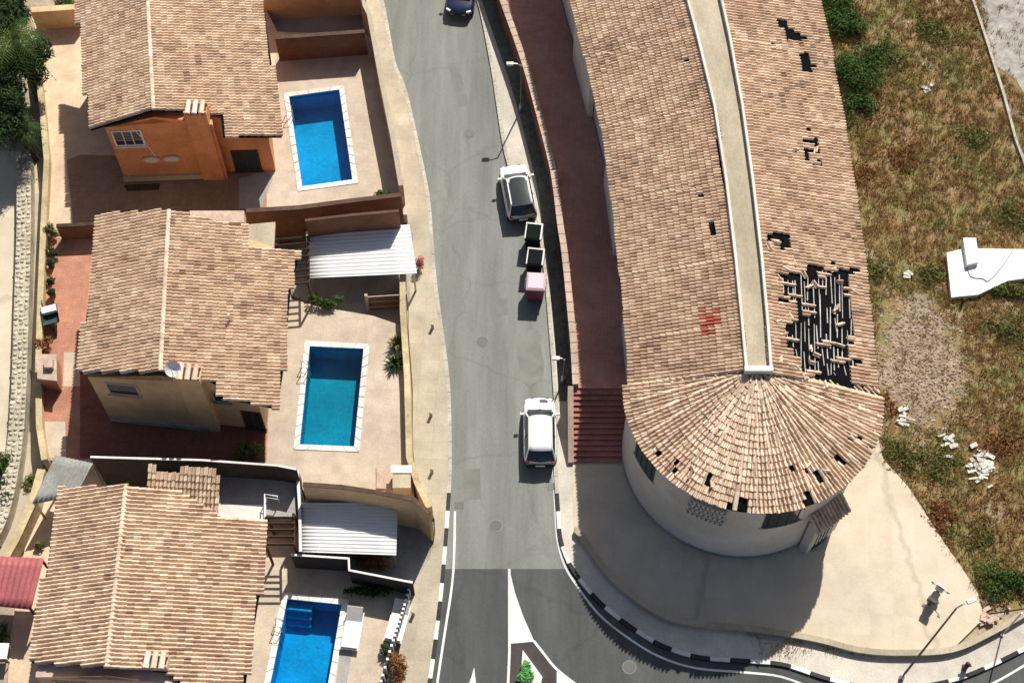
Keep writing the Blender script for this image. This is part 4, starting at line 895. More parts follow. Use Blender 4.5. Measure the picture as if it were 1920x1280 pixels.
shrub('dark bush at the left edge below the round green one', -8, 945, 0, .9, 1.2, 'leaf_dark', 800)
shrub('round olive bush at the end of the dark red wall', 98, 440, D1, .38, .9, 'leaf_olive', 380, .06)
shrub('small dark potted plant below the round olive bush', 100, 478, D1, .3, .6, 'leaf_dark', 260, .06)
shrub('trailing brown-green plant on the alley wall', 84, 470, D1, .32, .5, 'leaf_olive', 240, .06, ry=.9)
shrub('small leafy pot plant beside the pink patio', 97, 530, D1, .25, .5, 'leaf_dark', 200, .06)
shrub('dome-shaped rust-coloured dry shrub on the left patio edge', 88, 652, D1, .58, .8, 'leaf_rust', 800, .06)
shrub('low rust shrub beside the lean-to roof', 60, 905, 0, .4, .6, 'leaf_olive', 260, .06)
shrub('leafy shrub in the dark corner below the ochre house', 472, 850, D2, .75, 1.1, 'leaf_olive', 500)
shrub('green shrub in shade below the upper white carport', 618, 572, D1, .8, .7, 'leaf', 600, .07, ry=.45)
shrub('green shrub beside the street wall of the topmost pool', 722, 374, D1, .62, .8, 'leaf', 450, .07, ry=.4)
shrub('dark green shrub behind the corner of the upper white carport', 728, 418, .13, .75, 1.9, 'leaf_dark', 600, .08)
shrub('brown hedge strip below the lower white carport', 700, 1056, .13, 1.3, .8, 'leaf_rust', 900, .07, ry=.45, clumps=10)
shrub('dark green hedge above the lowest pool', 690, 1112, D3, 1.3, .7, 'leaf_dark', 700, .08, ry=.4, clumps=9)
shrub('brown dry bush at the bottom edge by the picket fence', 746, 1262, D3, .6, 1.1, 'leaf_rust', 600, .07, ry=1.0)
shrub('dark bush below the right-hand sun lounger', 732, 1222, D3, .4, .7, 'leaf_dark', 300, .07)
shrub('green plant at the left edge below the pink shed roof', 2, 1206, D3, .5, .8, 'leaf', 400, .07)
shrub('small brown plant beside the lowest house at its left wall', 76, 1025, D3, .25, .5, 'leaf_olive', 180, .06)
# pink flowering bush on the corner of the carport
M['flower'] = rampmat('pink_flower', [(.45, .10, .12), (.62, .22, .24), (.75, .42, .42)], transl=.2)
shrub('pink flowering bush at the street corner of the upper carport', 786, 500, .12, .34, 1.1, 'flower', 420, .055)
# spiky agaves
def agave(label, px, py, z, r, m, n=34, seed=2, grp=None):
    q = P(px, py, z); t = thing('agave', label, 'plant', q); rr = np.random.default_rng(seed)
    for k in range(n):
        a = rr.random() * 6.28; e = rr.uniform(.1, 1.3); L = r * rr.uniform(.6, 1.15); d = Vector((math.cos(a) * math.cos(e), math.sin(a) * math.cos(e), math.sin(e))); s = Vector((-math.sin(a), math.cos(a), 0)); w = .06
        b0 = q + Vector((0, 0, .1)); m1 = b0 + d * L * .45; tip = b0 + d * L - Vector((0, 0, L * .18)); up = d.cross(s) * .02
        V = [b0 - s * w * .6, b0 + s * w * .6, m1 + s * w, m1 - s * w, tip, m1 - up * 2]
        mesh('leaf', [tuple(v) for v in V], [(0, 1, 2, 3), (3, 2, 4), (0, 5, 1), (5, 2, 1), (5, 4, 2), (3, 4, 5), (0, 3, 5)], M[m], t)
agave('pale spiky agave by the street wall of the teal pool', 744, 648, D2, .85, 'leaf_olive')
agave('dark spiky agave just below the pale one', 740, 684, D2, .8, 'leaf_dark', 40, 6)
# ---------------------------------------------------------------- field on the right
def ring(px, z=0): return xy(PX(px, z))
field = sheet('field', [(rims[0][3] - 1.0, 110), (130, 110), (130, 5), (40, 5), P(1990, 1130).xy[:], P(1920, 1140).xy[:], P(1850, 1150).xy[:], P(1830, 1110).xy[:], P(1640, 800).xy[:], (rims[-1][3] - 1.2, ys[-1]), (rims[4][3] - 1.2, ys[4]), (rims[0][3] - 1.2, ys[0])], .02, M['soil'])
gravel = sheet('gravel_ground', ring([(1826, -60), (1860, 120), (1905, 150), (1960, 250), (2300, 250), (2300, -60)]), .04, M['gravel'])
bfoot = [(r_[3] - .4, y) for r_, y in zip(rims, ys)] + [(rims[-1][3] + 0., ys[-1] - 3), (rims[-1][3] - 14, ys[-1] - 3), (rims[0][0], ys[0])]
gp = ring([(1835, -60), (1868, 130), (1905, 160), (1960, 260), (2300, 260), (2300, -60)]); slabp = ring([(1770, 478), (1805, 462), (1990, 465), (1990, 515), (1885, 528), (1832, 556), (1780, 560)]); bare = ring([(1650, 560), (1740, 545), (1800, 620), (1810, 740), (1760, 800), (1680, 800), (1640, 700)])
def tufts(n, seed, hmin, hmax, blades):
    rr = np.random.default_rng(seed); V = []; Fc = []; k = 0; tries = 0
    while k < n and tries < n * 6:
        tries += 1; x = rr.uniform(12, 40); y = rr.uniform(20, 84)
        pp = proj((x, y, 0))
        if pp[0] > 2050 or pp[1] < -120 or pp[1] > 1230: continue
        if inside(x, y, bfoot) or inside(x, y, plzw) or inside(x, y, slabp): continue
        if pp[1] > 1130 and pp[0] < 1990 and pp[1] > 1150 - (pp[0] - 1850) * .65 - 6: continue
        if inside(x, y, gp) and rr.random() < .93: continue
        if inside(x, y, bare) and rr.random() < .9: continue
        k += 1; hh = rr.uniform(hmin, hmax)
        for b in range(blades):
            a = rr.random() * 6.28; L = hh * rr.uniform(.6, 1.2); ln_ = rr.uniform(.2, .9); bx0 = x + rr.normal() * .1; by0 = y + rr.normal() * .1; w_ = rr.uniform(.012, .03)
            s = (-math.sin(a) * w_, math.cos(a) * w_); k0 = len(V)
            V += [(bx0 - s[0], by0 - s[1], .02), (bx0 + s[0], by0 + s[1], .02), (bx0 + math.cos(a) * L * ln_, by0 + math.sin(a) * L * ln_, .02 + L * (1 - ln_ * .6))]; Fc.append((k0, k0 + 1, k0 + 2))
    return V, Fc
g = mesh('dry_grass', *tufts(11000, 5, .15, .55, 12), M['grass']); tag(g, 'dry olive and rust wild grass covering the field', 'grass', kind='stuff')
M['bare'] = mat('bare_earth', (.36, .275, .19), c2=(.28, .21, .14), scale=1.5, fine=14, var=.25)
bp_ = [(1725 + (70 + 14 * math.sin(3 * t) + 9 * math.sin(7 * t + 1)) * math.cos(t), 670 + (112 + 16 * math.sin(4 * t + 2) + 8 * math.sin(9 * t)) * math.sin(t)) for t in np.linspace(0, 6.2, 60)]
sheet('bare_earth', xy(PX(bp_)), .024, M['bare'], field)
# pebbles on the bare patch
V = []; Fc = []; rr = np.random.default_rng(9)
for k in range(2600):
    u = P(1725 + rr.normal() * 55, 680 + rr.normal() * 80); r = rr.uniform(.03, .13); k0 = len(V)
    for a in range(5): V.append((u.x + r * math.cos(a * 1.2566 + k) * rr.uniform(.7, 1.2), u.y + r * math.sin(a * 1.2566 + k) * rr.uniform(.7, 1.2), .02))
    V.append((u.x, u.y, .02 + r * .8)); Fc += [(k0 + a, k0 + (a + 1) % 5, k0 + 5) for a in range(5)]
tag(mesh('pebbles', V, Fc, M['pebble']), 'loose grey-brown stones on the bare patch of field', 'stones', kind='stuff')
fs = [('low bright green bush at the top edge beside the building', 1562, 20, 1.0, 1.0, 'leaf', 1300), ('green bush right of the large bright one', 1645, 110, .9, .8, 'leaf', 900), ('bright green bush directly below the large one at the eave', 1612, 205, .8, .9, 'leaf', 900), ('large bright green bush against the building at the top', 1600, 150, 1.15, 1.5, 'leaf', 2200), ('second bright green bush just above the large one', 1580, 60, .95, 1.2, 'leaf', 1500), ('olive bush near the eave beside the bare patch top', 1640, 505, .6, .8, 'leaf_olive', 500),
    ('dark olive bush left of the white slab', 1750, 520, .7, .8, 'leaf_olive', 600), ('green-brown bush right of the plaza tip', 1690, 850, .8, .9, 'leaf_olive', 900), ('olive bush below the white debris', 1770, 870, .7, .7, 'leaf_olive', 600), ('green bush near the plaza corner by the kerb', 1880, 1090, .75, .8, 'leaf', 800),
    ('dark green bush below the white slab at the right edge', 1905, 620, .9, 1.0, 'leaf_olive', 900), ('rust bush along the building by its lower eave', 1660, 760, .5, .7, 'leaf_rust', 450), ('rust bush beside the plaza diagonal edge', 1760, 960, .7, .6, 'leaf_rust', 600), ('orange-brown bush beside the building middle', 1612, 330, .6, .7, 'leaf_rust', 500),
    ('olive bush beside the pale kerb line', 1830, 260, .9, .8, 'leaf_olive', 800), ('green bush at the right edge above the slab', 1890, 400, .9, .8, 'leaf_olive', 800), ('olive bush in the upper field near the kerb line', 1750, 60, 1.0, .8, 'leaf_olive', 900), ('rust bush in the middle of the upper field', 1700, 300, .9, .7, 'leaf_rust', 700), ('dark rust bush right of the debris at the right edge', 1890, 830, 1.0, .7, 'leaf_rust', 800), ('green bush above the plaza corner near right edge', 1830, 1010, .8, .6, 'leaf_olive', 700)]
for lb, a, b, r, h, m, n in fs: shrub(lb, a, b, .02, r * 1.5, h * (.42 if m != 'leaf' else 1.), m, int(n * (.75 if m != 'leaf' else 1.3)), .075, grp='bushes in the field', clumps=10)
# pale kerb line
lk = thing('field_kerb', 'thin pale kerb line crossing the upper right field', 'kerb', P(1860, 120)); kp = xy(PX([(1800, -60), (1822, 0), (1845, 68), (1862, 122), (1882, 185), (1902, 262), (1935, 350)]))
for a, b in zip(kp, kp[1:]): mesh('kerb_stone', *strip([a, (b[0] * .995 + a[0] * .005, b[1] * .995 + a[1] * .005)], .16, -.02, .22), M['kerb'], lk)
# white slab
sb_ = thing('concrete_slab', 'white painted slab with a raised box half overgrown in the field', 'slab', P(1850, 510))
mesh('slab', *prism(PX([(1775, 474), (1806, 466), (1990, 468), (1990, 512), (1890, 526), (1834, 552), (1784, 557)], .4), 0, .4), M['white_metal'], sb_)
mesh('box', *prism(PX([(1806, 446), (1830, 446), (1836, 490), (1814, 496)], .75), .1, .75), M['white_metal'], sb_)
mesh('cable_or_sun_streak', *tube([tuple(p) for p in PX(smoothline([(1812, 494), (1820, 518), (1842, 522), (1854, 526), (1880, 498), (1898, 470)], 4), .43)], .03, 5), M['grey_conc'], sb_)
mesh('post', *bx(P(1803, 570).x, P(1803, 570).y, .3, .12, .12, .6), M['wood'], sb_)
shrub('grass clump growing over the lower edge of the white slab', 1890, 548, .02, .9, .6, 'leaf_olive', 700, .07, ry=.5, grp='bushes in the field')
# debris
def debris(label, px, py, w, h, n, m, seed):
    q = P(px, py); t = thing('rubble_pile', label, 'rubble', q); rr = random.Random(seed)
    for i in range(n): mesh('board', *bx(q.x + rr.gauss(0, w / 2), q.y + rr.gauss(0, h / 2), .08 + .05 * i / n * 3, rr.uniform(.12, .5), rr.uniform(.08, .25), .04, rr.uniform(-.7, .7), rr.uniform(-.15, .15), rr.uniform(-.15, .15)), M[m], t)
debris('heap of white broken boards in the lower field', 1838, 872, .55, 1.1, 60, 'white_wall', 1)
debris('pale rubble left of the white broken boards', 1778, 834, .4, .45, 12, 'white_wall', 2)
debris('small white litter near the building middle', 1700, 515, .25, .2, 7, 'white_wall', 3)
debris('scattered pale rubble at the foot of the bare patch', 1695, 785, .4, .5, 12, 'white_wall', 4)
debris('single pale fragments in the upper field', 1742, 168, .25, .25, 4, 'white_wall', 5)
debris('pinkish rubble at the plaza corner behind the lamp', 1850, 1160, .8, .35, 18, 'coping_pink', 6)
# ---------------------------------------------------------------- street lamps, posts
def lamp(label, px, py, h, arm, arm_az, head=.42):
    q = P(px, py, .13); t = thing('street_lamp', label, 'lamp', q); d = Vector((math.cos(arm_az), math.sin(arm_az), 0)); o = Vector((0, 0, 0))
    mesh('base', *tube([(0, 0, 0), (0, 0, .5)], .14, 10, .11), M['steel'], t, local=True)
    mesh('pole', *tube([(0, 0, .4), (0, 0, h)], .06, 8, .04), M['dark_pole'], t, local=True)
    e = d * arm + Vector((0, 0, h + .15)); mesh('arm', *tube([(0, 0, h - .05), tuple(d * arm * .5 + Vector((0, 0, h + .12))), tuple(e)], .035, 6), M['steel'], t, local=True)
    hd = mesh('lamp_head', *bx(e.x + d.x * head * .4, e.y + d.y * head * .4, e.z, head, .2, .11, arm_az), M['batten'], t, local=True)
    mesh('lamp_glass', *bx(e.x + d.x * head * .4, e.y + d.y * head * .4, e.z - .08, head * .75, .2, .04, arm_az), M['white'], t, local=True)
lamp('street lamp by the terrace wall above the upper white car', 977, 206, 4.2, .5, math.pi)
lamp('street lamp by the terrace wall above the lower white car', 1056, 714, 2.5, .3, math.pi)
lamp('tall street lamp at the bottom right corner below the plaza', 1690, 1270, 10.6, .5, .4)
sp = thing('sign_post', 'thin steel post at the right edge of the lower pavement', 'post', P(1878, 1190, .12)); mesh('pole', *tube([(0, 0, 0), (0, 0, 3.4)], .04, 8), M['steel'], sp, local=True); mesh('base', *tube([(0, 0, 0), (0, 0, .12)], .12, 8, .09), M['steel'], sp, local=True)
bo = thing('hydrant', 'small dark hydrant on the pavement right of the tall lamp', 'hydrant', P(1808, 1252, .12)); mesh('body', *tube([(0, 0, 0), (0, 0, .55), (0, 0, .7)], .14, 10, .1), M['black'], bo, local=True); mesh('outlet', *tube([(-.22, 0, .45), (.22, 0, .45)], .07, 8), M['red_wall'], bo, local=True); mesh('cap', *tube([(0, 0, .7), (0, 0, .8)], .13, 8, .05), M['black'], bo, local=True)
for i, (a, b) in enumerate(((905 - 94, 615), (808, 780), (810, 885), (775, 1152))):
    q = P(a, b, .125); t = thing('bollard', ['short dark bollard on the left pavement beside the agaves', 'short dark bollard on the left pavement level with the teal pool', 'short dark bollard on the left pavement beside the box planter', 'short dark bollard on the pavement right of the picket fence'][i], 'bollard', q, 'bollards on the left pavement')
    mesh('shaft', *tube([(0, 0, 0), (0, 0, .42)], .09, 10, .08), M['grey_conc'], t, local=True); mesh('cap', *tube([(0, 0, .42), (0, 0, .48)], .1, 10, .04), M['garden_wall'], t, local=True)
# ---------------------------------------------------------------- bins
def bin_(label, px, py, bm, lm, rim=None, w=1.1, d=1.25, h=1.35, rz=-.12, name='waste_container'):
    q = P(px, py, .0); t = thing(name, label, 'bin', q, 'bins along the kerb', rz); 
    def fr(k, z): return [(-w / 2 * k, -d / 2 * k, z), (w / 2 * k, -d / 2 * k, z), (w / 2 * k, d / 2 * k, z), (-w / 2 * k, d / 2 * k, z)]
    V = fr(.82, .14) + fr(.97, h * .85) + fr(1.0, h * .86) + fr(1.0, h * .9); mesh('body', V, [(3, 2, 1, 0), (12, 13, 14, 15)] + [(k * 4 + i, k * 4 + (i + 1) % 4, k * 4 + 4 + (i + 1) % 4, k * 4 + 4 + i) for k in range(3) for i in range(4)], M[bm], t, local=True)
    V = fr(1.02, h * .905) + fr(1.0, h * .95) + fr(.8, h) ; mesh('lid', V, [(3, 2, 1, 0), (8, 9, 10, 11)] + [(k * 4 + i, k * 4 + (i + 1) % 4, k * 4 + 4 + (i + 1) % 4, k * 4 + 4 + i) for k in range(2) for i in range(4)], M[lm], t, local=True)
    if rim:
        e = .06; mesh('rim', *join(bx(0, d / 2, h * .96, w + .08, .09, .12), bx(w / 2, 0, h * .96, .09, d - .1, .12), bx(-w / 2, -.0, h * .955, .06, d - .1, .1)), M[rim], t, local=True)
    for sx in (-1, 1):
        for sy in (-1, 1): mesh('wheel', *tube([(sx * w * .36 - .04, sy * d * .36, .09), (sx * w * .36 + .04, sy * d * .36, .09)], .09, 10), M['black'], t, local=True)
        mesh('handle', *tube([(sx * (w / 2 + .06), -d * .3, h * .8), (sx * (w / 2 + .06), d * .3, h * .8)], .025, 5), M['steel'], t, local=True)
M['magenta'] = plain('magenta_plastic', (.20, .045, .09), .5); M['pink_lid'] = plain('pink_plastic', (.70, .46, .52), .5); M['green_bin'] = plain('dark_green_plastic', (.008, .012, .01), .9, 0, 0, .1)
bin_('black waste container with white rim directly behind the upper white car', 1000, 458, 'green_bin', 'green_bin', 'white_coping', .9, 1.1)
bin_('black waste container with white rim beside the pink one', 1003, 505, 'green_bin', 'green_bin', 'white_coping', .9, 1.1)
bin_('magenta recycling container with pale pink lid at the kerb', 1004, 552, 'magenta', 'pink_lid', None, 1.05, 1.15, 1.5, -.06)
# ---------------------------------------------------------------- cars
def car(label, px, py, rz, bodym, roofm, L=4.15, W=1.8, Ht=1.5, sunroof=False, suv=False, glassm='glass'):
    q = P(px, py, .0); t = thing('parked_car', label, 'car', (q.x, q.y, .005), 'cars parked in the street', rz); hw = W / 2
    st_ = [(.50, .72, .42, .62), (.485, .84, .36, .70), (.45, .93, .32, .79), (.38, .98, .30, .86), (.26, 1.0, .28, .93), (.17, 1.0, .28, .99), (.0, 1.0, .28, 1.0), (-.2, 1.0, .28, 1.01), (-.36, .985, .3, 1.02), (-.43, .96, .32, 1.0), (-.475, .9, .36, .92), (-.495, .8, .4, .8)]
    V = []; n = 11
    for y, k, zb, zt in st_:
        h_ = hw * k; half = [(h_ * .86, zb), (h_ * .98, zb + .14), (h_, (zb + zt) / 2), (h_ * .975, zt - .1), (h_ * .86, zt - .015)]
        row = half + [(0, zt + .025)] + [(-a, b) for a, b in half[::-1]]; wg = max(0., (abs(y) - .24) / .26) ** 1.5; V += [(a, y * L - math.copysign(.30 * (abs(a) / hw) ** 2.4 * wg, y) , b) for a, b in row]
    m_ = len(st_); Fc = [(i * n + j, i * n + j + 1, (i + 1) * n + j + 1, (i + 1) * n + j) for i in range(m_ - 1) for j in range(n - 1)] + [tuple(range(n - 1, -1, -1)), tuple(range((m_ - 1) * n, m_ * n))]
    Fc += [(i * n + n - 1, i * n, (i + 1) * n, (i + 1) * n + n - 1) for i in range(m_ - 1)]
    bd = mesh('body', V, Fc, M[bodym], t, True, True); sb1 = bd.modifiers.new('smooth', 'SUBSURF'); sb1.levels = sb1.render_levels = 2
    # greenhouse corners: base ring and roof ring
    yb0, yt0, yt1, yb1 = .235 * L, .105 * L, -.345 * L, -.45 * L; wb, wt = hw * .88, hw * .70; zb_ = .985; zt_ = Ht - .04
    def ring(y0, y1, w, z): return [(w, y0, z), (-w, y0, z), (-w, y1, z), (w, y1, z)]
    b0 = ring(yb0, yb1, wb, zb_); r0 = ring(yt0, yt1, wt, zt_)
    def quad(name, pts, m, parent=t): return mesh(name, pts, [tuple(range(len(pts)))], M[m], parent, False, True)
    bow = .2
    ws = [b0[1], (0, yb0 + bow, zb_), b0[0], r0[0], (0, yt0 + bow * .6, zt_ + .01), r0[1]]
    mesh('windscreen', ws, [(0, 1, 4, 5)[::-1], (1, 2, 3, 4)[::-1]], M[glassm], t, False, True)
    rwn = [b0[3], (0, yb1 - bow * .6, zb_), b0[2], r0[2], (0, yt1 - bow * .4, zt_ + .01), r0[3]]; mesh('rear_window', rwn, [(0, 1, 4, 5)[::-1], (1, 2, 3, 4)[::-1]], M[glassm], t, False, True)
    quad('side_window', [b0[0], b0[3], r0[3], r0[0]][::-1], glassm); quad('side_window', [b0[2], b0[1], r0[1], r0[2]][::-1], glassm)
    # roof skin, gently crowned
    k = 7; V = []; 
    for i in range(k + 1):
        y = yt0 + .05 + (yt1 - .06 - yt0 - .05) * i / k; e = bow * .6 * (1 - i / k)
        for j in range(-3, 4):
            x = j / 3 * (wt + .02); V.append((x, y + (bow * .5 if i == 0 else (-bow * .3 if i == k else 0)) * (1 - (j / 3) ** 2), zt_ + .045 - .035 * (j / 3) ** 2 - .03 * (2 * i / k - 1) ** 2))
    Fc = [(i * 7 + j, (i + 1) * 7 + j, (i + 1) * 7 + j + 1, i * 7 + j + 1) for i in range(k) for j in range(6)]
    ro = mesh('roof', V, Fc, M[bodym], t, True, True); sm = ro.modifiers.new('thickness', 'SOLIDIFY'); sm.thickness = .03
    if roofm != bodym or sunroof:
        V2 = [(x * .84, y * .96 - .06, z + .012) for x, y, z in V]; mesh('sunroof', V2, Fc, M[roofm], t, True, True)
    for a, b in ((0, 0), (1, 1), (2, 2), (3, 3)): mesh('pillar', *tube([b0[a], r0[b]], .045, 5), M[bodym], t, local=True)
    for sx in (-1, 1):
        mesh('door_pillar', *tube([(sx * (wb + .005), -.12 * L, zb_), (sx * (wt + .01), -.13 * L, zt_)], .03, 4), M['black'], t, local=True)
        mesh('roof_rail', *tube([(sx * (wt - .02), yt0, zt_ + .03), (sx * (wt - .02), yt1, zt_ + .03)], .02, 5), M['steel'] if sunroof else M[bodym], t, local=True)
        mesh('mirror', *bx(sx * (hw + .07), yb0 - .12, 1.0, .2, .12, .13), M[bodym], t, local=True)
        mesh('headlight', *bx(sx * hw * .70, L * .437, .68, .3, .16, .1, -sx * .5), M['white'], t, local=True)
        mesh('tail_light', *bx(sx * hw * .76, -L * .452, .84, .16, .1, .24, sx * .45), M['tail'], t, local=True)
        mesh('sill', *bx(sx * hw * .94, 0, .3, .1, L * .5, .1), M['black'], t, local=True)
        for y in (.30, -.31):
            wv = mesh('wheel', *tube([(sx * hw * .72, y * L, .32), (sx * (hw * .985), y * L, .32)], .32, 18), M['black'], t, local=True)
            mesh('rim', *tube([(sx * hw * .98, y * L, .32), (sx * (hw + .004), y * L, .32)], .2, 12), M['steel'], wv, local=True)
    mesh('bumper', *bx(0, -L * .485, .5, W * .8, .12, .2), M['black'], t, local=True); mesh('grille', *bx(0, L * .492, .5, W * .5, .05, .16), M['black'], t, local=True)
    mesh('number_plate', *bx(0, -L * .5, .72, .5, .03, .12), M['white'], t, local=True)
    mesh('wiper_cowl', *bx(0, yb0 + .1, 1.003, wb * 1.7, .1, .02), M['black'], t, local=True)
M['car_white'] = plain('white_car_paint', (.80, .80, .79), .3, 0, .6); M['car_blue'] = plain('navy_car_paint', (.012, .02, .06), .25, 0, .8); M['tail'] = plain('red_lens', (.35, .02, .02), .3)
car('white hatchback with dark glass roof parked by the terrace wall', 971, 372, math.radians(9), 'car_white', 'glass', sunroof=True, L=4.0)
car('white hatchback with plain white roof parked beside the red stairs', 1012, 818, math.radians(0), 'car_white', 'car_white', L=4.15)
car('dark blue car cut off by the top edge of the street', 869, -8, math.radians(172), 'car_blue', 'car_blue', L=4.3)
# ---------------------------------------------------------------- motorcycle
q = P(1750, 1120, .14); mo = thing('motorcycle', 'small silver and white scooter parked on the plaza', 'motorcycle', q, None, math.radians(-38)); mo.scale = (1.25, .62, .9)
def wheel_at(y):
    V = []; Fc = []; a, b = 18, 8
    for i in range(a):
        for j in range(b):
            t = 2 * math.pi * i / a; p = 2 * math.pi * j / b; r = .25 + .07 * math.cos(p); V.append((.06 * math.sin(p), y + r * math.cos(t), .32 + r * math.sin(t)))
    Fc = [(i * b + j, ((i + 1) % a) * b + j, ((i + 1) % a) * b + (j + 1) % b, i * b + (j + 1) % b) for i in range(a) for j in range(b)]
    wv = mesh('wheel', V, Fc, M['black'], mo, True, True); mesh('rim', *tube([(-.05, y, .32), (.05, y, .32)], .2, 12), M['steel'], wv, local=True)
wheel_at(.66); wheel_at(-.62)
mesh('fork', *join(tube([(.09, .66, .32), (.07, .42, 1.0)], .03, 6), tube([(-.09, .66, .32), (-.07, .42, 1.0)], .03, 6)), M['steel'], mo, local=True)
mesh('handlebar', *tube([(-.38, .3, 1.06), (-.2, .4, 1.04), (.2, .4, 1.04), (.38, .3, 1.06)], .025, 6), M['black'], mo, local=True)
mesh('front_fairing', *bx(0, .5, .82, .34, .22, .5, 0, -.35), M['white'], mo, local=True); mesh('headlight', *bx(0, .62, .95, .18, .08, .14), M['glass'], mo, local=True)
mesh('fender', *bx(0, .68, .68, .16, .42, .05), M['white'], mo, local=True); mesh('floorboard', *bx(0, .1, .36, .34, .6, .1), M['steel'], mo, local=True)
mesh('rear_body', *bx(0, -.45, .6, .32, .8, .36, 0, .12), M['scooter'], mo, local=True); mesh('seat', *bx(0, -.38, .83, .28, .8, .1, 0, .08), M['black'], mo, local=True)
mesh('top_box', *bx(0, -.92, .98, .36, .3, .3), M['black'], mo, local=True); mesh('side_stand', *tube([(.1, 0, .35), (.3, -.1, 0)], .02, 5), M['steel'], mo, local=True)
mesh('mirror', *join(bx(.36, .32, 1.2, .12, .04, .08), tube([(.3, .34, 1.06), (.36, .32, 1.2)], .012, 4)), M['black'], mo, local=True); mesh('mirror', *join(bx(-.36, .32, 1.2, .12, .04, .08), tube([(-.3, .34, 1.06), (-.36, .32, 1.2)], .012, 4)), M['black'], mo, local=True)
# ---------------------------------------------------------------- garden furniture and small things
def lounger(label, px, py, z, rz, L=1.95, W=.72):
    q = P(px, py, z); t = thing('sun_lounger', label, 'sun lounger', q, 'loungers by the lowest pool', rz)
    mesh('frame', *join(bx(-W / 2, -.2, .28, .05, L, .06), bx(W / 2, -.2, .28, .05, L, .06), bx(0, -1.15, .28, W, .05, .06)), M['white'], t, local=True)
    mesh('cushion', *bx(0, -.42, .36, W * .94, L * .68, .1), M['white_metal'], t, local=True)
    mesh('backrest', *bx(0, .6, .56, W * .94, .75, .09, 0, .55), M['white_wall'], t, local=True)
    for sx in (-1, 1):
        for y in (-1.0, .55): mesh('leg', *bx(sx * W * .45, y, .125, .06, .06, .25), M['white'], t, local=True)
lounger('white sun lounger right beside the lowest pool', 663, 1178, D3, math.radians(-7), 2.0, .85)
lounger('white sun lounger beside the picket fence', 748, 1164, D3, math.radians(-13), 2.0, .85)
ov = thing('barbecue_oven', 'terracotta masonry barbecue on the left patio edge', 'barbecue', P(90, 745, D1))
mesh('body', *prism(PX([(72, 668), (104, 668), (104, 712), (72, 708)], D1 + 1.35), D1, D1 + 1.35), M['pink_tile'], ov); mesh('top', *prism(PX([(70, 664), (106, 664), (107, 714), (70, 710)], D1 + 1.42), D1 + 1.352, D1 + 1.44), M['coping_pink'], ov)
mesh('flue', *prism(PX([(80, 668), (96, 668), (96, 684), (80, 684)], D1 + 2.0), D1 + 1.44, D1 + 1.75), M['coping_pink'], ov)
wh = thing('wheelbarrow', 'white and dark teal handcart left of the pink patio', 'handcart', P(100, 600, D1), None, .3)
M['teal'] = plain('dark_teal_paint', (.03, .07, .07), .4)
mesh('tray', [(-.35, -.55, .45), (.35, -.55, .45), (.35, .35, .45), (-.35, .35, .45), (-.45, -.7, .8), (.45, -.7, .8), (.45, .5, .75), (-.45, .5, .75)], [(0, 1, 2, 3), (0, 4, 5, 1), (1, 5, 6, 2), (2, 6, 7, 3), (3, 7, 4, 0)], M['teal'], wh, local=True)
mesh('load', *bx(0, .25, .72, .8, .4, .25), M['white'], wh, local=True); mesh('wheel', *tube([(-.06, -.85, .22), (.06, -.85, .22)], .22, 14), M['black'], wh, local=True)
for sx in (-1, 1): mesh('handle', *tube([(sx * .1, -.85, .22), (sx * .3, -.2, .42), (sx * .32, 1.0, .68)], .025, 6), M['wood'], wh, local=True); mesh('leg', *tube([(sx * .3, .3, .45), (sx * .32, .35, 0)], .025, 5), M['wood'], wh, local=True)
tb = thing('garden_table', 'white plastic table at the left edge below the pink shed', 'table', P(8, 1228, D3)); mesh('table_top', *bx(0, 0, .72, .8, .8, .05), M['white'], tb, local=True)
for sx in (-1, 1):
    for sy in (-1, 1): mesh('leg', *bx(sx * .33, sy * .33, .35, .05, .05, .7), M['white'], tb, local=True)
# potted plants on the left patio
for i, (a, b) in enumerate(((98, 500), (100, 556), (104, 688))):
    q = P(a, b, D1); t = thing('flower_pot', ['dark flower pot just below the olive bush', 'brown flower pot between patio and alley wall', 'grey flower pot beside the barbecue'][i], 'pot', q)
    mesh('pot', *tube([(0, 0, 0), (0, 0, .4)], .15, 12, .22), M[['black', 'red_wall', 'grey_conc'][i]], t, local=True); q0 = Vector((q.x, q.y, q.z + .5)); mesh('plant', *leaves([(tuple(q0), (.25, .25, .2))], 120, .06, rng), M['leaf_dark'], t)
# planter island in the junction
isl = thing('traffic_island', 'small white-edged triangular planter with a green shrub at the junction', 'traffic island', P(985, 1262))
tri = xy(PX([(980, 1219), (1017, 1270), (1002, 1330), (971, 1330)]))
mesh('kerb_edge', *prism(tri, 0, .15), M['white_coping'], isl); tc = Vector((sum(p[0] for p in tri) / 4, sum(p[1] for p in tri) / 4))
mesh('soil', *prism([tuple(Vector(p).lerp(tc, .2)) for p in tri], .1, .17), M['white_wall'], isl)
q = P(985, 1256, .5); mesh('shrub', *leaves([((q.x + dx, q.y + dy, .3), (.26, .26, .14)) for dx, dy in ((0, 0), (.2, -.2), (-.15, -.3), (.05, .3))], 300, .07, rng, 2.5), M['leaf_bright'], isl)

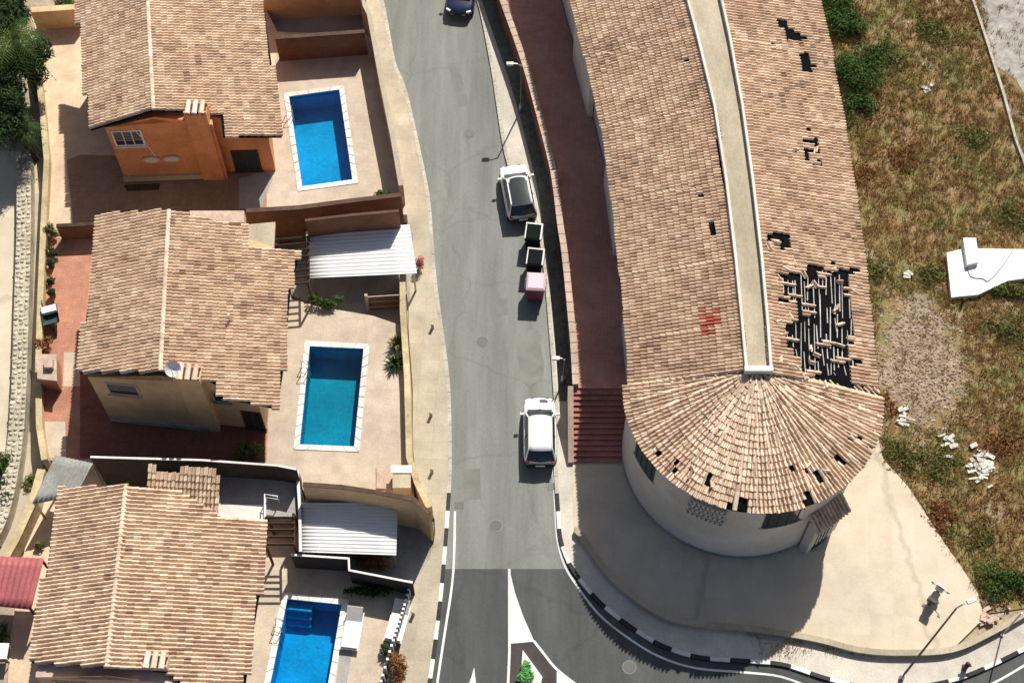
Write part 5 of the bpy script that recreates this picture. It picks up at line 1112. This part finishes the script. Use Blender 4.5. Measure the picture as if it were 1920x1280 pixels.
gt = thing('garden_gate', 'brown gate with pale rails below the upper white carport', 'gate', P(724, 570, .13))
ga, gb = P(690, 556, 1.6), P(757, 552, 1.6); frg = wall_frame(ga.xy, gb.xy); Lg = (gb - ga).length
mesh('gate_panel', *face_box(frg, 0, Lg, .15, 1.6, -.03, .03), M['red_wall'], gt)
for z in (.5, 1.1, 1.62): mesh('rail', *face_box(frg, -.02, Lg + .02, z, z + .07, .032, .08), M['concrete'], gt)
for u in (-.1, Lg + .1): mesh('post', *face_box(frg, u - .08, u + .08, .1, 1.8, -.08, .08), M['concrete'], gt)

# manholes, drains, worn repair patches and tyre-dark strips of the street
mcov = plain('cast_iron', (.10, .10, .095), .6, .4)
for i, (a, b) in enumerate(((905, 640), (880, 250), (930, 985), (1180, 1250))):
    q = P(a, b); k = 20; t = thing('manhole_cover', ['round iron manhole cover in mid street level with the pink container', 'round iron manhole cover in the upper street', 'round iron manhole cover just above the dark asphalt seam', 'round iron manhole cover in the dark junction'][i], 'manhole cover', (q.x, q.y, 0), 'manhole covers in the street')
    mesh('ring', [(.36 * math.cos(6.2832 * j / k), .36 * math.sin(6.2832 * j / k), .010) for j in range(k)], [tuple(range(k))], M['patch'], t, local=True)
    mesh('lid', [(.3 * math.cos(6.2832 * j / k), .3 * math.sin(6.2832 * j / k), .016) for j in range(k)], [tuple(range(k))], mcov, t, local=True)
for px in ([(800, 360), (835, 352), (838, 372), (803, 380)], [(868, 880), (900, 878), (902, 935), (870, 937)], [(930, 560), (952, 560), (953, 590), (931, 590)], [(840, 120), (858, 118), (880, 200), (862, 202)]):
    sheet('asphalt_patch', PX(px), .0045, M['patch'], road)
for px in ([(1030, 905), (1038, 905), (1039, 918), (1031, 918)], [(856, 940), (866, 940), (866, 953), (856, 953)]):
    q = sum(PX(px), Vector()) / 4; t = thing('drain_grate', ['iron drain grate by the right kerb below the lower car', 'iron drain grate by the left kerb at the start of the edge line'][0 if px[0][0] > 900 else 1], 'drain', (q.x, q.y, 0)); mesh('frame', *bx(0, 0, .006, .5, .4, .012), M['patch'], t, local=True)
    for j in range(5): mesh('bar', *bx(-.18 + j * .09, 0, .015, .04, .34, .012), mcov, t, local=True)
